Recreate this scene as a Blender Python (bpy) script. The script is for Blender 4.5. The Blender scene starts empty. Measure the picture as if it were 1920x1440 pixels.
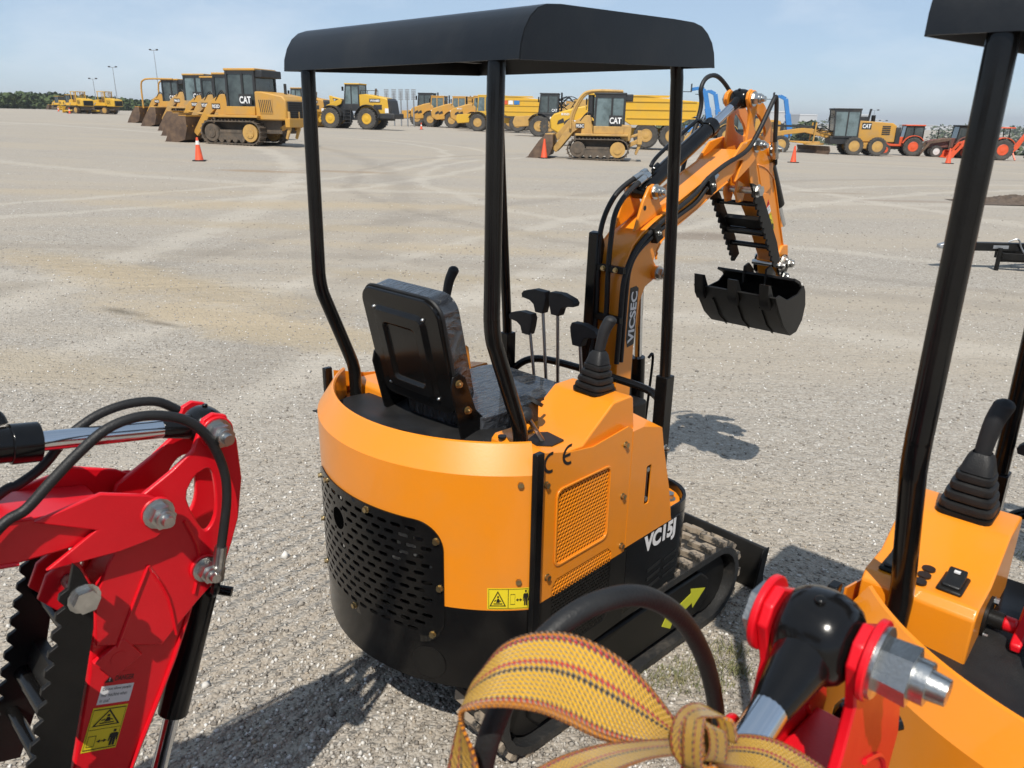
import bpy, bmesh, math, random
from mathutils import Vector, Matrix, Euler
from mathutils.geometry import tessellate_polygon
random.seed(7)
R = math.radians
C = bpy.context.scene.collection
S = bpy.context.scene
# ---------------------------------------------------------------- camera
EYE = Vector((0, 0, 1.85)); PITCH, ROLL, FPX = R(19.15), R(1.0), 1440.0
_F = Vector((0, math.cos(PITCH), -math.sin(PITCH))); _U = Vector((0, math.sin(PITCH), math.cos(PITCH))); _R = Vector((1, 0, 0))
RT = _R*math.cos(ROLL)+_U*math.sin(ROLL); UP = _U*math.cos(ROLL)-_R*math.sin(ROLL); FW = _F
cd = bpy.data.cameras.new('camera'); cam = bpy.data.objects.new('camera', cd); C.objects.link(cam)
cam.matrix_world = Matrix(((RT.x, UP.x, -FW.x, EYE.x), (RT.y, UP.y, -FW.y, EYE.y), (RT.z, UP.z, -FW.z, EYE.z), (0, 0, 0, 1)))
cd.sensor_width = 36; cd.lens = 36*FPX/1920; cd.clip_start = .05; cd.clip_end = 12000
cd.dof.use_dof = True; cd.dof.focus_distance = 4.6; cd.dof.aperture_fstop = 10.5
S.camera = cam
# ---------------------------------------------------------------- sky and sun
SUN_EL, SUN_AZ = R(55), R(190)
W = bpy.data.worlds.new('World'); S.world = W; W.use_nodes = True
nt = W.node_tree; bg = nt.nodes['Background']
sk = nt.nodes.new('ShaderNodeTexSky'); sk.sky_type = 'NISHITA'; sk.sun_disc = False
sk.sun_elevation = SUN_EL; sk.sun_rotation = SUN_AZ; sk.air_density = .75; sk.dust_density = .2; sk.ozone_density = 3.0
bg.inputs[1].default_value = .122
hz = nt.nodes.new('ShaderNodeMixRGB'); hz.inputs[0].default_value = .68; hz.inputs[2].default_value = (2.85, 3.65, 4.55, 1)       # pale summer haze over the whole sky
tc = nt.nodes.new('ShaderNodeTexCoord'); mp = nt.nodes.new('ShaderNodeMapping'); mp.inputs['Scale'].default_value = (1.1, 1.1, 3.2)
cn = nt.nodes.new('ShaderNodeTexNoise'); cn.inputs['Scale'].default_value = 2.6; cn.inputs['Detail'].default_value = 7; cn.inputs['Roughness'].default_value = .62
cr = nt.nodes.new('ShaderNodeValToRGB'); cr.color_ramp.elements[0].position = .50; cr.color_ramp.elements[1].position = .80
cr.color_ramp.elements[0].color = (0, 0, 0, 1); cr.color_ramp.elements[1].color = (.5, .5, .5, 1)
mx = nt.nodes.new('ShaderNodeMixRGB'); mx.inputs[2].default_value = (6.2, 6.5, 6.9, 1)
nt.links.new(tc.outputs['Generated'], mp.inputs[0]); nt.links.new(mp.outputs[0], cn.inputs[0]); nt.links.new(cn.outputs[0], cr.inputs[0])
nt.links.new(cr.outputs[0], mx.inputs[0]); nt.links.new(sk.outputs[0], hz.inputs[1]); nt.links.new(hz.outputs[0], mx.inputs[1]); nt.links.new(mx.outputs[0], bg.inputs[0])
sl = bpy.data.lights.new('sun', 'SUN'); sl.energy = 3.9; sl.angle = R(.53); sl.color = (1, .945, .855)
sun = bpy.data.objects.new('sun', sl); C.objects.link(sun)
sd = Vector((math.sin(SUN_AZ)*math.cos(SUN_EL), math.cos(SUN_AZ)*math.cos(SUN_EL), math.sin(SUN_EL)))
sun.rotation_euler = sd.to_track_quat('Z', 'Y').to_euler(); sun.location = sd*60
vs = S.view_settings; vs.view_transform = 'Standard'; vs.look = 'None'; vs.gamma = 1; vs.use_curve_mapping = False; vs.exposure = .34
S.render.engine = 'CYCLES'
try:
    S.cycles.use_denoising = True; S.cycles.max_bounces = 8; S.cycles.caustics_reflective = False; S.cycles.caustics_refractive = False
except Exception: pass

# ---------------------------------------------------------------- materials
MATS = {}
def mat(name, col, rough=.5, metal=0., var=.12, vs_=6., bump=0., bs=120., coat=0., col2=None, spec=.5, thr=(.35, .7)):
    if name in MATS: return MATS[name]
    m = bpy.data.materials.new(name); m.use_nodes = True; t = m.node_tree; b = t.nodes['Principled BSDF']
    b.inputs['Roughness'].default_value = rough; b.inputs['Metallic'].default_value = metal
    b.inputs['Coat Weight'].default_value = coat; b.inputs['Coat Roughness'].default_value = .08; b.inputs['Specular IOR Level'].default_value = spec
    co = t.nodes.new('ShaderNodeTexCoord')
    n = t.nodes.new('ShaderNodeTexNoise'); n.inputs['Scale'].default_value = vs_; n.inputs['Detail'].default_value = 6; n.inputs['Roughness'].default_value = .65
    r = t.nodes.new('ShaderNodeValToRGB'); r.color_ramp.elements[0].position, r.color_ramp.elements[1].position = thr
    c2 = col2 if col2 else tuple(min(1, c*(1-var)) for c in col)
    r.color_ramp.elements[0].color = (*col, 1); r.color_ramp.elements[1].color = (*c2, 1)
    t.links.new(co.outputs['Object'], n.inputs[0]); t.links.new(n.outputs[0], r.inputs[0]); t.links.new(r.outputs[0], b.inputs['Base Color'])
    mr = t.nodes.new('ShaderNodeMapRange'); mr.inputs[3].default_value = max(.03, rough*.75); mr.inputs[4].default_value = min(1, rough*1.3+.02)
    t.links.new(n.outputs[0], mr.inputs[0]); t.links.new(mr.outputs[0], b.inputs['Roughness'])
    if bump:
        n2 = t.nodes.new('ShaderNodeTexNoise'); n2.inputs['Scale'].default_value = bs; n2.inputs['Detail'].default_value = 3
        bp = t.nodes.new('ShaderNodeBump'); bp.inputs['Strength'].default_value = bump; bp.inputs['Distance'].default_value = .01
        t.links.new(co.outputs['Object'], n2.inputs[0]); t.links.new(n2.outputs[0], bp.inputs['Height']); t.links.new(bp.outputs[0], b.inputs['Normal'])
    MATS[name] = m; return m
ORANGE = mat('orange_paint', (.80, .255, .010), .34, 0, .07, 5, .025, 220, .35, (.72, .25, .028), thr=(.42, .8))
RED = mat('red_paint', (.70, .007, .016), .34, 0, .12, 5, .05, 260, .05, None, .4)
GLOSS = mat('black_gloss_paint', (.0038, .0038, .0042), .18, 0, .2, 9, .02, 200, .08, (.008, .0075, .007), .26)
SATIN = mat('black_satin_sheet', (.0075, .009, .0115), .36, 0, .2, 4.5, .03, 150, 0, (.022, .023, .024), .32, (.45, .85))
FLATB = mat('black_steel', (.0075, .0072, .007), .40, 0, .3, 7, .05, 160, 0, (.014, .013, .0115), .22)
RUBBER = mat('black_rubber', (.0085, .0085, .009), .5, 0, .2, 12, .15, 320, 0, (.018, .0175, .017), .4)
GRIP = mat('grip_rubber', (.012, .0125, .014), .6, 0, .2, 20, .05, 400)
TRACKR = mat('track_rubber', (.018, .018, .018), .55, 0, .3, 14, .2, 90, 0, (.06, .052, .043), thr=(.5, .72))
LUGD = mat('dusty_track_lug', (.025, .024, .022), .8, 0, .3, 16, .3, 120, 0, (.30, .245, .185), thr=(.40, .50))
CHROME = mat('chrome_rod', (.62, .64, .67), .12, 1, .08, 8)
ZINC = mat('zinc_bolt', (.58, .58, .56), .30, 1, .3, 40, .06, 300)
BRASS = mat('yellow_zinc_bolt', (.55, .42, .22), .34, 1, .3, 60, .05, 300)
STEELROD = mat('steel_lever_rod', (.36, .34, .32), .3, 1, .3, 30)
VOID = mat('painted_opening_dark', (.002, .002, .002), 1, 0, .1, spec=0)  # near-black without gloss, paints the dark inside of an opening
WHITE = mat('white_vinyl', (.74, .74, .74), .5, 0, .05)
BLACKV = mat('black_vinyl_and_slot_dark', (.008, .008, .008), .45, 0, .05)  # vinyl prints and plugs; also the painted dark of slots and small holes
YEL = mat('yellow_vinyl', (.78, .62, .02), .42, 0, .06)
YARROW = mat('yellow_green_paint', (.55, .55, .03), .5, 0, .15)
SEATV = mat('seat_vinyl_under_film', (.018, .019, .022), .3, 0, .3, 7, .0)
def film():
    m = bpy.data.materials.new('wrinkled_clear_film'); m.use_nodes = True; t = m.node_tree; b = t.nodes['Principled BSDF']
    co = t.nodes.new('ShaderNodeTexCoord'); mp = t.nodes.new('ShaderNodeMapping'); mp.inputs['Scale'].default_value = (9, 26, 9); mp.inputs['Rotation'].default_value = (.4, .3, .9)
    n = t.nodes.new('ShaderNodeTexNoise'); n.inputs['Scale'].default_value = 1.6; n.inputs['Detail'].default_value = 5; n.inputs['Distortion'].default_value = 1.4
    bp = t.nodes.new('ShaderNodeBump'); bp.inputs['Strength'].default_value = .9; bp.inputs['Distance'].default_value = .03
    r = t.nodes.new('ShaderNodeValToRGB'); r.color_ramp.elements[0].position = .45; r.color_ramp.elements[0].color = (.018, .020, .024, 1)
    r.color_ramp.elements[1].position = .80; r.color_ramp.elements[1].color = (.07, .076, .088, 1)  # bluish sheen and pale streak highlights of the film put into the base colour
    t.links.new(co.outputs['Object'], mp.inputs[0]); t.links.new(mp.outputs[0], n.inputs[0]); t.links.new(n.outputs[0], bp.inputs['Height']); t.links.new(bp.outputs[0], b.inputs['Normal'])
    t.links.new(n.outputs[0], r.inputs[0]); t.links.new(r.outputs[0], b.inputs['Base Color']); b.inputs['Roughness'].default_value = .16; b.inputs['Coat Weight'].default_value = .6
    return m
FILM = film()
CATY = mat('dusty_yellow_paint', (.53, .275, .04), .55, 0, .2, 1.3, .0, 40, 0, (.40, .25, .10), thr=(.4, .75))
CATY2 = mat('faded_yellow_paint', (.50, .285, .075), .62, 0, .2, 1.7, .0, 40, 0, (.33, .22, .11), thr=(.42, .68))
KOMY = mat('bright_yellow_paint', (.63, .37, .028), .45, 0, .15, 1.5, 0, 40, 0, (.55, .34, .05), thr=(.45, .8))
TANY = mat('worn_yellow_paint', (.50, .30, .085), .6, 0, .2, 1.6, 0, 40, 0, (.33, .20, .08), thr=(.45, .7))
DIRTS = mat('rusty_bucket_steel', (.085, .055, .040), .6, .2, .3, 2.2, .2, 20, 0, (.17, .11, .07), thr=(.4, .65))
TRK = mat('dirty_track_steel', (.085, .070, .055), .7, .2, .3, 4, .3, 20, 0, (.16, .12, .085), thr=(.4, .65))
TYRE = mat('dusty_tyre', (.045, .042, .038), .85, 0, .3, 3, .2, 20, 0, (.10, .09, .078), thr=(.4, .75))
DKGREY = mat('dark_grey_paint', (.022, .023, .025), .5, 0, .2, 2, 0, 20, 0, (.05, .046, .04), thr=(.5, .8))
GLASS = mat('cab_glass', (.020, .028, .030), .06, 0, .3, .8, 0, 20, .6, (.07, .09, .09), thr=(.35, .6))
PALEG = mat('light_cab_glass', (.14, .19, .20), .08, 0, .2, .8, 0, 20, .5, (.05, .07, .07), thr=(.45, .65))
CONE = mat('cone_orange', (.80, .10, .03), .5, 0, .15, 8, 0, 20, 0, (.62, .08, .03))
TELEB = mat('telehandler_blue', (.035, .20, .52), .45, 0, .2, 1.2)
TELEG = mat('telehandler_grey', (.16, .17, .16), .5, 0, .2, 1.2)
KUBO = mat('tractor_orange', (.72, .10, .03), .45, 0, .2, 2)
MAROON = mat('faded_maroon_paint', (.13, .045, .035), .6, 0, .2, 2, 0, 20, 0, (.20, .09, .07))
WHITEP = mat('white_painted_steel', (.62, .62, .60), .5, 0, .1, .6)
GALV = mat('galvanised_steel', (.42, .43, .44), .42, .8, .2, 12)
# ---------------------------------------------------------------- geometry helpers
class G:
    def __init__(s): s.v = []; s.f = []; s.uv = None
    def add(s, vs, fs):
        o = len(s.v); s.v += [tuple(v) for v in vs]; s.f += [tuple(i+o for i in f) for f in fs]; return s
    def box(s, x0, x1, y0, y1, z0, z1, M=None):
        vs = [Vector((x, y, z)) for x in (x0, x1) for y in (y0, y1) for z in (z0, z1)]
        if M: vs = [M @ v for v in vs]
        return s.add(vs, [(0, 1, 3, 2), (4, 6, 7, 5), (0, 4, 5, 1), (2, 3, 7, 6), (0, 2, 6, 4), (1, 5, 7, 3)])
    def prism(s, poly, a, b, axis='Y', holes=()):
        loops = [list(poly)]+[list(h) for h in holes]
        def P(u, w, t): return (u, t, w) if axis == 'Y' else ((t, u, w) if axis == 'X' else (u, w, t))
        flat = [q for l in loops for q in l]; n = len(flat)
        tris = tessellate_polygon([[Vector((q[0], q[1], 0)) for q in l] for l in loops])
        vs = [P(q[0], q[1], a) for q in flat]+[P(q[0], q[1], b) for q in flat]
        fs = []
        if holes or len(poly) > 4:
            for t in tris: fs.append(tuple(t)); fs.append(tuple(i+n for i in reversed(t)))
        else: fs += [tuple(range(n)), tuple(range(2*n-1, n-1, -1))]
        o = 0
        for l in loops:
            k = len(l)
            for i in range(k): j = (i+1) % k; fs.append((o+i, o+j, o+j+n, o+i+n))
            o += k
        return s.add(vs, fs)
    def frame(s, d):
        d = Vector(d).normalized(); a = Vector((0, 0, 1)) if abs(d.z) < .9 else Vector((1, 0, 0)); x = d.cross(a).normalized(); return x, d.cross(x), d
    def cyl(s, p0, p1, r, n=16, r1=None, cap=True):
        p0, p1 = Vector(p0), Vector(p1); x, y, d = s.frame(p1-p0); r1 = r if r1 is None else r1; vs = []
        for p, q in ((p0, r), (p1, r1)):
            for i in range(n): a = 2*math.pi*i/n; vs.append(p+x*q*math.cos(a)+y*q*math.sin(a))
        fs = [(i, (i+1) % n, n+(i+1) % n, n+i) for i in range(n)]
        if cap: fs += [tuple(range(n-1, -1, -1)), tuple(range(n, 2*n))]
        return s.add(vs, fs)
    def lathe(s, prof, p0, d, n=24):          # prof: (radius, distance along d)
        x, y, d = s.frame(d); p0 = Vector(p0); vs = []; fs = []
        for (r, t) in prof:
            for i in range(n): a = 2*math.pi*i/n; vs.append(p0+d*t+x*r*math.cos(a)+y*r*math.sin(a))
        for k in range(len(prof)-1):
            for i in range(n): j = (i+1) % n; fs.append((k*n+i, k*n+j, (k+1)*n+j, (k+1)*n+i))
        if prof[0][0] > 1e-6: fs.append(tuple(range(n-1, -1, -1)))
        if prof[-1][0] > 1e-6: fs.append(tuple(range((len(prof)-1)*n, len(prof)*n)))
        return s.add(vs, fs)
    def tube(s, pts, r, n=8, sm=5, rr=None):
        pts = [Vector(p) for p in pts]
        if sm > 1 and len(pts) > 2:
            q = []
            for i in range(len(pts)-1):
                a, b, c, d = pts[max(0, i-1)], pts[i], pts[i+1], pts[min(len(pts)-1, i+2)]
                for k in range(sm):
                    t = k/sm; q.append(.5*((2*b)+(c-a)*t+(2*a-5*b+4*c-d)*t*t+(3*b-3*c+d-a)*t*t*t))
            q.append(pts[-1]); pts = q
        vs = []; fs = []; m = len(pts); nx = None
        for k, p in enumerate(pts):
            d = (pts[min(m-1, k+1)]-pts[max(0, k-1)]).normalized()
            if nx is None: nx, _, _ = s.frame(d)
            nx = (nx-d*nx.dot(d)).normalized(); ny = d.cross(nx); q = r if rr is None else rr[0]+(rr[1]-rr[0])*k/(m-1)
            for i in range(n): a = 2*math.pi*i/n; vs.append(p+nx*q*math.cos(a)+ny*q*math.sin(a))
        for k in range(m-1):
            for i in range(n): j = (i+1) % n; fs.append((k*n+i, k*n+j, (k+1)*n+j, (k+1)*n+i))
        fs += [tuple(range(n-1, -1, -1)), tuple(range((m-1)*n, m*n))]
        return s.add(vs, fs)
    def grid(s, fn, nu, nv, wrap=False):
        vs = [fn(i/(nu if wrap else nu-1), j/(nv-1)) for i in range(nu) for j in range(nv)]; fs = []
        for i in range(nu if wrap else nu-1):
            for j in range(nv-1): k = (i+1) % nu; fs.append((i*nv+j, k*nv+j, k*nv+j+1, i*nv+j+1))
        return s.add(vs, fs)
    def ball(s, c, r, n=12, m=7, sc=(1, 1, 1)):
        c = Vector(c)
        return s.grid(lambda u, v: c+Vector((sc[0]*r*math.sin(math.pi*v)*math.cos(2*math.pi*u), sc[1]*r*math.sin(math.pi*v)*math.sin(2*math.pi*u), sc[2]*r*math.cos(math.pi*v))), n, m, True)
    def nut(s, p, d, r, h, stud=.6):
        p, d = Vector(p), Vector(d).normalized(); s.cyl(p, p+d*h*.12, r*1.25, 14); s.cyl(p+d*h*.12, p+d*h, r*.94, 6, r)
        if stud: s.cyl(p+d*h, p+d*h*(1+stud*.45), r*.72, 12); s.cyl(p+d*h*(1+stud*.45), p+d*h*(1+stud), r*.5, 12, r*.44)
        return s
    def xf(s, M, i0=0):
        s.v = s.v[:i0]+[tuple(M @ Vector(v)) for v in s.v[i0:]]; return s
def mesh(name, g, m, flat=False, ang=38, weld=False):
    me = bpy.data.meshes.new(name); me.from_pydata(g.v, [], g.f); me.materials.append(m)
    bm = bmesh.new(); bm.from_mesh(me)
    if weld: bmesh.ops.remove_doubles(bm, verts=bm.verts, dist=.0004)
    bmesh.ops.recalc_face_normals(bm, faces=bm.faces); bm.to_mesh(me); bm.free()
    if not flat:
        for p in me.polygons: p.use_smooth = True
        me.set_sharp_from_angle(angle=R(ang))
    me.update(); return me
def obj(name, g, m, parent=None, bev=0., seg=2, solid=0., flat=False, ang=38, label=None, weld=False):
    o = bpy.data.objects.new(name, mesh(name, g, m, flat, ang, weld)); C.objects.link(o)
    if parent: o.parent = parent
    if solid: k = o.modifiers.new('thick', 'SOLIDIFY'); k.thickness = solid; k.offset = 0
    if solid and not flat: k = o.modifiers.new('split', 'EDGE_SPLIT'); k.split_angle = R(max(ang, 20))
    if bev: k = o.modifiers.new('edge', 'BEVEL'); k.width = bev; k.segments = seg; k.limit_method = 'ANGLE'; k.angle_limit = R(40); k.harden_normals = False
    if label: o['label'] = label
    return o
def tag(o, label, cat=None, group=None, kind=None):
    if label: o['label'] = label
    if cat: o['category'] = cat
    if group: o['group'] = group
    if kind: o['kind'] = kind
    return o
def thing(name, label, cat, loc=(0, 0, 0), rz=0., group=None, sc=1., rx=0.):
    o = bpy.data.objects.new(name, None); C.objects.link(o); o.empty_display_size = .2
    o.location = loc; o.rotation_euler = (rx, 0, rz); o.scale = (sc, sc, sc); return tag(o, label, cat, group)
def share(name, me, parent, M):
    o = bpy.data.objects.new(name, me); C.objects.link(o); o.parent = parent; o.matrix_local = M; return o
def text(name, s, loc, xd, yd, w, h, m, parent, bold=.02, label=None, shear=0.):
    cu = bpy.data.curves.new(name, 'FONT'); cu.body = s; cu.size = 1; cu.offset = bold; cu.shear = shear; cu.resolution_u = 3
    t = bpy.data.objects.new(name, cu); C.objects.link(t); bpy.context.view_layer.update()
    me = bpy.data.meshes.new_from_object(t.evaluated_get(bpy.context.evaluated_depsgraph_get())); bpy.data.objects.remove(t); bpy.data.curves.remove(cu)
    xs = [v.co.x for v in me.vertices]; ys = [v.co.y for v in me.vertices]; x0, x1, y0, y1 = min(xs), max(xs), min(ys), max(ys)
    loc, xd, yd = Vector(loc), Vector(xd).normalized(), Vector(yd).normalized()
    for v in me.vertices: v.co = loc+xd*((v.co.x-x0)/(x1-x0)*w)+yd*((v.co.y-y0)/(y1-y0)*h)
    me.materials.clear(); me.materials.append(m); me.update()
    o = bpy.data.objects.new(name, me); C.objects.link(o); o.parent = parent
    if label: o['label'] = label
    return o
def rot2(p, deg, c=(0, 0)):
    a = R(deg); x, z = p[0]-c[0], p[1]-c[1]; return (c[0]+x*math.cos(a)-z*math.sin(a), c[1]+x*math.sin(a)+z*math.cos(a))
def rrect(x0, x1, z0, z1, r, n=5):
    o = []
    for cx, cz, a0 in ((x1-r, z1-r, 0), (x0+r, z1-r, 90), (x0+r, z0+r, 180), (x1-r, z0+r, 270)):
        for i in range(n+1): a = R(a0+90*i/n); o.append((cx+r*math.cos(a), cz+r*math.sin(a)))
    return o
def circ(cx, cz, r, n=14): return [(cx+r*math.cos(2*math.pi*i/n), cz+r*math.sin(2*math.pi*i/n)) for i in range(n)]
def smooth(pts, k=4):
    n = len(pts); o = []
    for i in range(n):
        a, b, c, d = [Vector(pts[(i+j) % n]) for j in (-1, 0, 1, 2)]
        for q in range(k):
            t = q/k; v = .5*((2*b)+(c-a)*t+(2*a-5*b+4*c-d)*t*t+(3*b-3*c+d-a)*t*t*t); o.append((v.x, v.y))
    return o
# ---------------------------------------------------------------- terrain: level by the excavators, a gentle cross-fall beyond
def sstep(a, b, t): t = max(0, min(1, (t-a)/(b-a))); return t*t*(3-2*t)
def ter(x, y):
    d = math.hypot(x, y); w = sstep(10, 42, d)
    z = -.02*x+.15
    z = 1.95*math.tanh(z/1.95) if z > 0 else 5*math.tanh(z/5)
    az = math.degrees(math.atan2(x, y)) if d > 1 else 0
    edge = 160-72*sstep(12, 24, az)
    drop = 13*sstep(edge, edge+150, d)-13*sstep(480, 950, d)                     # the yard ends in a bank on the town side
    return z*w-drop*sstep(6, 20, az)*(1-sstep(120, 170, abs(az)))
def ray(px, py): return (FW*FPX+RT*(px-960)-UP*(py-720)).normalized()
def at(px, py, Y): d = ray(px, py); return EYE+d*(Y/d.y)
def gp(px, py):                                   # the spot on the ground that this line of sight meets
    d = ray(px, py); t = .5
    while t < 1500:
        p = EYE+d*t
        if p.z < ter(p.x, p.y): break
        t *= 1.004
    return Vector((p.x, p.y, ter(p.x, p.y)))
# ---------------------------------------------------------------- ground
def ground_mat(stone=False):
    m = bpy.data.materials.new('crushed_stone' if not stone else 'loose_stone'); m.use_nodes = True; t = m.node_tree; b = t.nodes['Principled BSDF']; N = t.nodes.new; L = t.links.new
    b.inputs['Roughness'].default_value = .93; b.inputs['Specular IOR Level'].default_value = .2
    co = N('ShaderNodeTexCoord').outputs['Object']
    def mth(op, a, c=None, d=None):
        n = N('ShaderNodeMath'); n.operation = op
        for i, q in enumerate((a, c, d)):
            if q is None: continue
            if isinstance(q, (int, float)): n.inputs[i].default_value = q
            else: L(q, n.inputs[i])
        return n.outputs[0]
    def noise(sc, det=4, ro=.55, dist=0, src=None, mapscale=None, rot=0):
        n = N('ShaderNodeTexNoise'); n.inputs['Scale'].default_value = sc; n.inputs['Detail'].default_value = det; n.inputs['Roughness'].default_value = ro; n.inputs['Distortion'].default_value = dist
        s = src or co
        if mapscale:
            k = N('ShaderNodeMapping'); k.inputs['Scale'].default_value = mapscale; k.inputs['Rotation'].default_value = (0, 0, rot); L(s, k.inputs[0]); s = k.outputs[0]
        L(s, n.inputs[0]); return n.outputs[0]
    def ramp(x, stops):
        r = N('ShaderNodeValToRGB'); e = r.color_ramp.elements
        while len(e) < len(stops): e.new(.5)
        for q, (p, c) in zip(e, stops): q.position = p; q.color = (*c, 1) if len(c) == 3 else c
        L(x, r.inputs[0]); return r.outputs[0]
    def mix(f, a, c, mode='MIX'):
        n = N('ShaderNodeMixRGB'); n.blend_type = mode
        for i, q in enumerate((f, a, c)):
            if isinstance(q, (int, float)): n.inputs[i].default_value = q
            elif isinstance(q, tuple): n.inputs[i].default_value = (*q, 1)
            else: L(q, n.inputs[i])
        return n.outputs[0]
    if stone:
        g = N('ShaderNodeNewGeometry').outputs['Random Per Island']
        c = ramp(g, [(0, (.14, .122, .105)), (.2, (.25, .225, .195)), (.5, (.36, .33, .29)), (.72, (.48, .45, .40)), (.78, (.34, .27, .19)), (.86, (.60, .575, .53)), (1, (.76, .74, .70))])
        c = mix(.2, c, ramp(noise(90, 3), [(.3, (.3, .28, .25)), (.7, (.42, .40, .36))]))
        L(c, b.inputs['Base Color']); return m
    v = N('ShaderNodeTexVoronoi'); v.inputs['Scale'].default_value = 84; v.inputs['Randomness'].default_value = 1; L(co, v.inputs[0])
    v2 = N('ShaderNodeTexVoronoi'); v2.inputs['Scale'].default_value = 36; L(co, v2.inputs[0])
    hue = N('ShaderNodeSeparateColor'); L(v.outputs['Color'], hue.inputs[0])
    hu2 = N('ShaderNodeSeparateColor'); L(v2.outputs['Color'], hu2.inputs[0])
    st = ramp(hue.outputs[0], [(0, (.13, .112, .093)), (.22, (.24, .213, .18)), (.6, (.366, .328, .28)), (.85, (.44, .405, .355)), (.96, (.58, .555, .51)), (1, (.68, .66, .62))])
    st2 = ramp(hu2.outputs[1], [(0, (.20, .177, .147)), (.6, (.345, .309, .262)), (.9, (.43, .395, .345)), (1, (.6, .575, .53))])
    c = mix(.38, st, st2)
    far = ramp(noise(14, 8, .8), [(.30, (.17, .15, .125)), (.5, (.34, .305, .258)), (.70, (.48, .445, .39))])
    c = mix(.36, c, far)
    # broad bands: scraped fines, sandy drifts, tracks driven over them
    big = noise(.16, 5, .6, .6)
    c = mix(ramp(big, [(.38, (0, 0, 0)), (.62, (.5, .5, .5))]), c, (.38, .336, .28), 'MIX')
    lane = noise(1, 6, .62, .5, None, (.10, .42, 1), R(-24))
    c = mix(ramp(lane, [(.44, (0, 0, 0)), (.62, (.75, .75, .75))]), c, (.385, .332, .262))
    lane2 = noise(1, 7, .66, .2, None, (.07, 1.5, 1), R(14))
    c = mix(ramp(lane2, [(.54, (0, 0, 0)), (.74, (.22, .22, .22))]), c, (.25, .222, .188))
    wb = noise(.35, 4, .6); wf0 = noise(2.2, 6, .7)
    def arc(cx, cy, rad_, w, col, amt):
        nonlocal c
        d_ = N('ShaderNodeVectorMath'); d_.operation = 'DISTANCE'; L(co, d_.inputs[0]); d_.inputs[1].default_value = (cx, cy, 0)
        q = mth('ABSOLUTE', mth('ADD', mth('SUBTRACT', d_.outputs['Value'], rad_), mth('MULTIPLY', mth('SUBTRACT', wb, .5), 1.3)))
        q = mth('ADD', q, mth('MULTIPLY', mth('SUBTRACT', wf0, .5), w*2.2)); f = N('ShaderNodeMapRange'); f.inputs[1].default_value = w; f.inputs[2].default_value = w*.3; f.inputs[3].default_value = 0; f.inputs[4].default_value = amt; L(q, f.inputs[0])
        c = mix(f.outputs[0], c, col)
    pale = (.47, .425, .36); dk = (.23, .203, .17)
    for a_ in ((34, -8, 38, .3, pale, .55), (34, -8, 40.1, .3, pale, .5), (34, -8, 42.6, .45, dk, .35), (-30, 34, 27, .3, pale, .5), (-30, 34, 29.2, .3, pale, .5), (14, 26, 17, .28, pale, .45), (14, 26, 19, .28, dk, .35), (-8, -22, 31, .4, pale, .45), (-8, -22, 33, .35, dk, .3), (60, 30, 52, .4, pale, .5), (-60, 10, 55, .5, pale, .5), (-60, 10, 58, .5, dk, .3), (5, 60, 41, .5, pale, .4)): arc(*a_)
    pos = N('ShaderNodeSeparateXYZ'); L(co, pos.inputs[0])
    wob = noise(.7, 6, .7); wf = noise(6, 5, .75)
    def blob(px, py, rx, ry, rot, col, amt, soft=.55):
        nonlocal c
        p = gp(px, py); k = N('ShaderNodeMapping'); k.vector_type = 'TEXTURE'; k.inputs['Location'].default_value = (p.x, p.y, 0); k.inputs['Rotation'].default_value = (0, 0, R(rot)); k.inputs['Scale'].default_value = (rx, ry, 1000)
        L(co, k.inputs[0]); s = N('ShaderNodeVectorMath'); s.operation = 'LENGTH'; L(k.outputs[0], s.inputs[0])
        d = mth('ADD', mth('ADD', s.outputs['Value'], mth('MULTIPLY', mth('SUBTRACT', wob, .5), 1.7)), mth('MULTIPLY', mth('SUBTRACT', wf, .5), 1.1))
        f = N('ShaderNodeMapRange'); f.inputs[1].default_value = 1+soft*.4; f.inputs[2].default_value = 1-soft; f.inputs[3].default_value = 0; f.inputs[4].default_value = amt; L(d, f.inputs[0])
        c = mix(f.outputs[0], c, col); return f.outputs[0]
    sand = (.41, .335, .235)
    sA = blob(250, 520, 3.0, .55, -30, sand, 0.95); blob(450, 605, 2.1, .42, -24, sand, 0.95); blob(620, 640, 1.3, .3, -12, (.37, .305, .215), 0.78)
    blob(560, 385, 4.6, .8, 6, sand, 0.78); blob(720, 430, 4.2, .5, -4, (.38, .315, .225), 0.72); blob(900, 470, 3.2, .42, -8, sand, 0.65)
    blob(150, 360, 5, .7, 12, sand, 0.45); blob(60, 690, 1.5, .4, -14, (.35, .292, .21), 0.65); blob(820, 520, 2.0, .32, -10, (.36, .298, .212), 0.72)
    blob(490, 321, 1.7, .45, 0, (.28, .185, .10), .6); blob(640, 322, 1.9, .4, 0, (.27, .18, .10), .5); blob(1330, 445, 1.1, .55, 4, (.19, .15, .115), .7)
    blob(1560, 362, 1.1, .3, 0, (.24, .19, .14), .45); blob(1720, 378, 1.5, .35, 0, (.24, .18, .13), .4)
    blob(230, 585, .33, .09, -30, (.10, .085, .06), .7, .8); blob(305, 608, .3, .06, -25, (.11, .09, .065), .6, .8); blob(1000, 640, 1.8, .3, 5, (.35, .30, .23), .45)
    L(c, b.inputs['Base Color'])
    # relief: stones, small ruts
    h1 = mth('MULTIPLY', v.outputs['Distance'], -.0065); h2 = mth('MULTIPLY', v2.outputs['Distance'], -.008); h3 = mth('ADD', mth('MULTIPLY', noise(3.2, 5, .6), .022), mth('MULTIPLY', mth('MULTIPLY', noise(1, 6, .7, .6, None, (3.0, 9.0, 1), R(-28)), sA), .05)); h4 = mth('MULTIPLY', lane2, .05)
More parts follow.
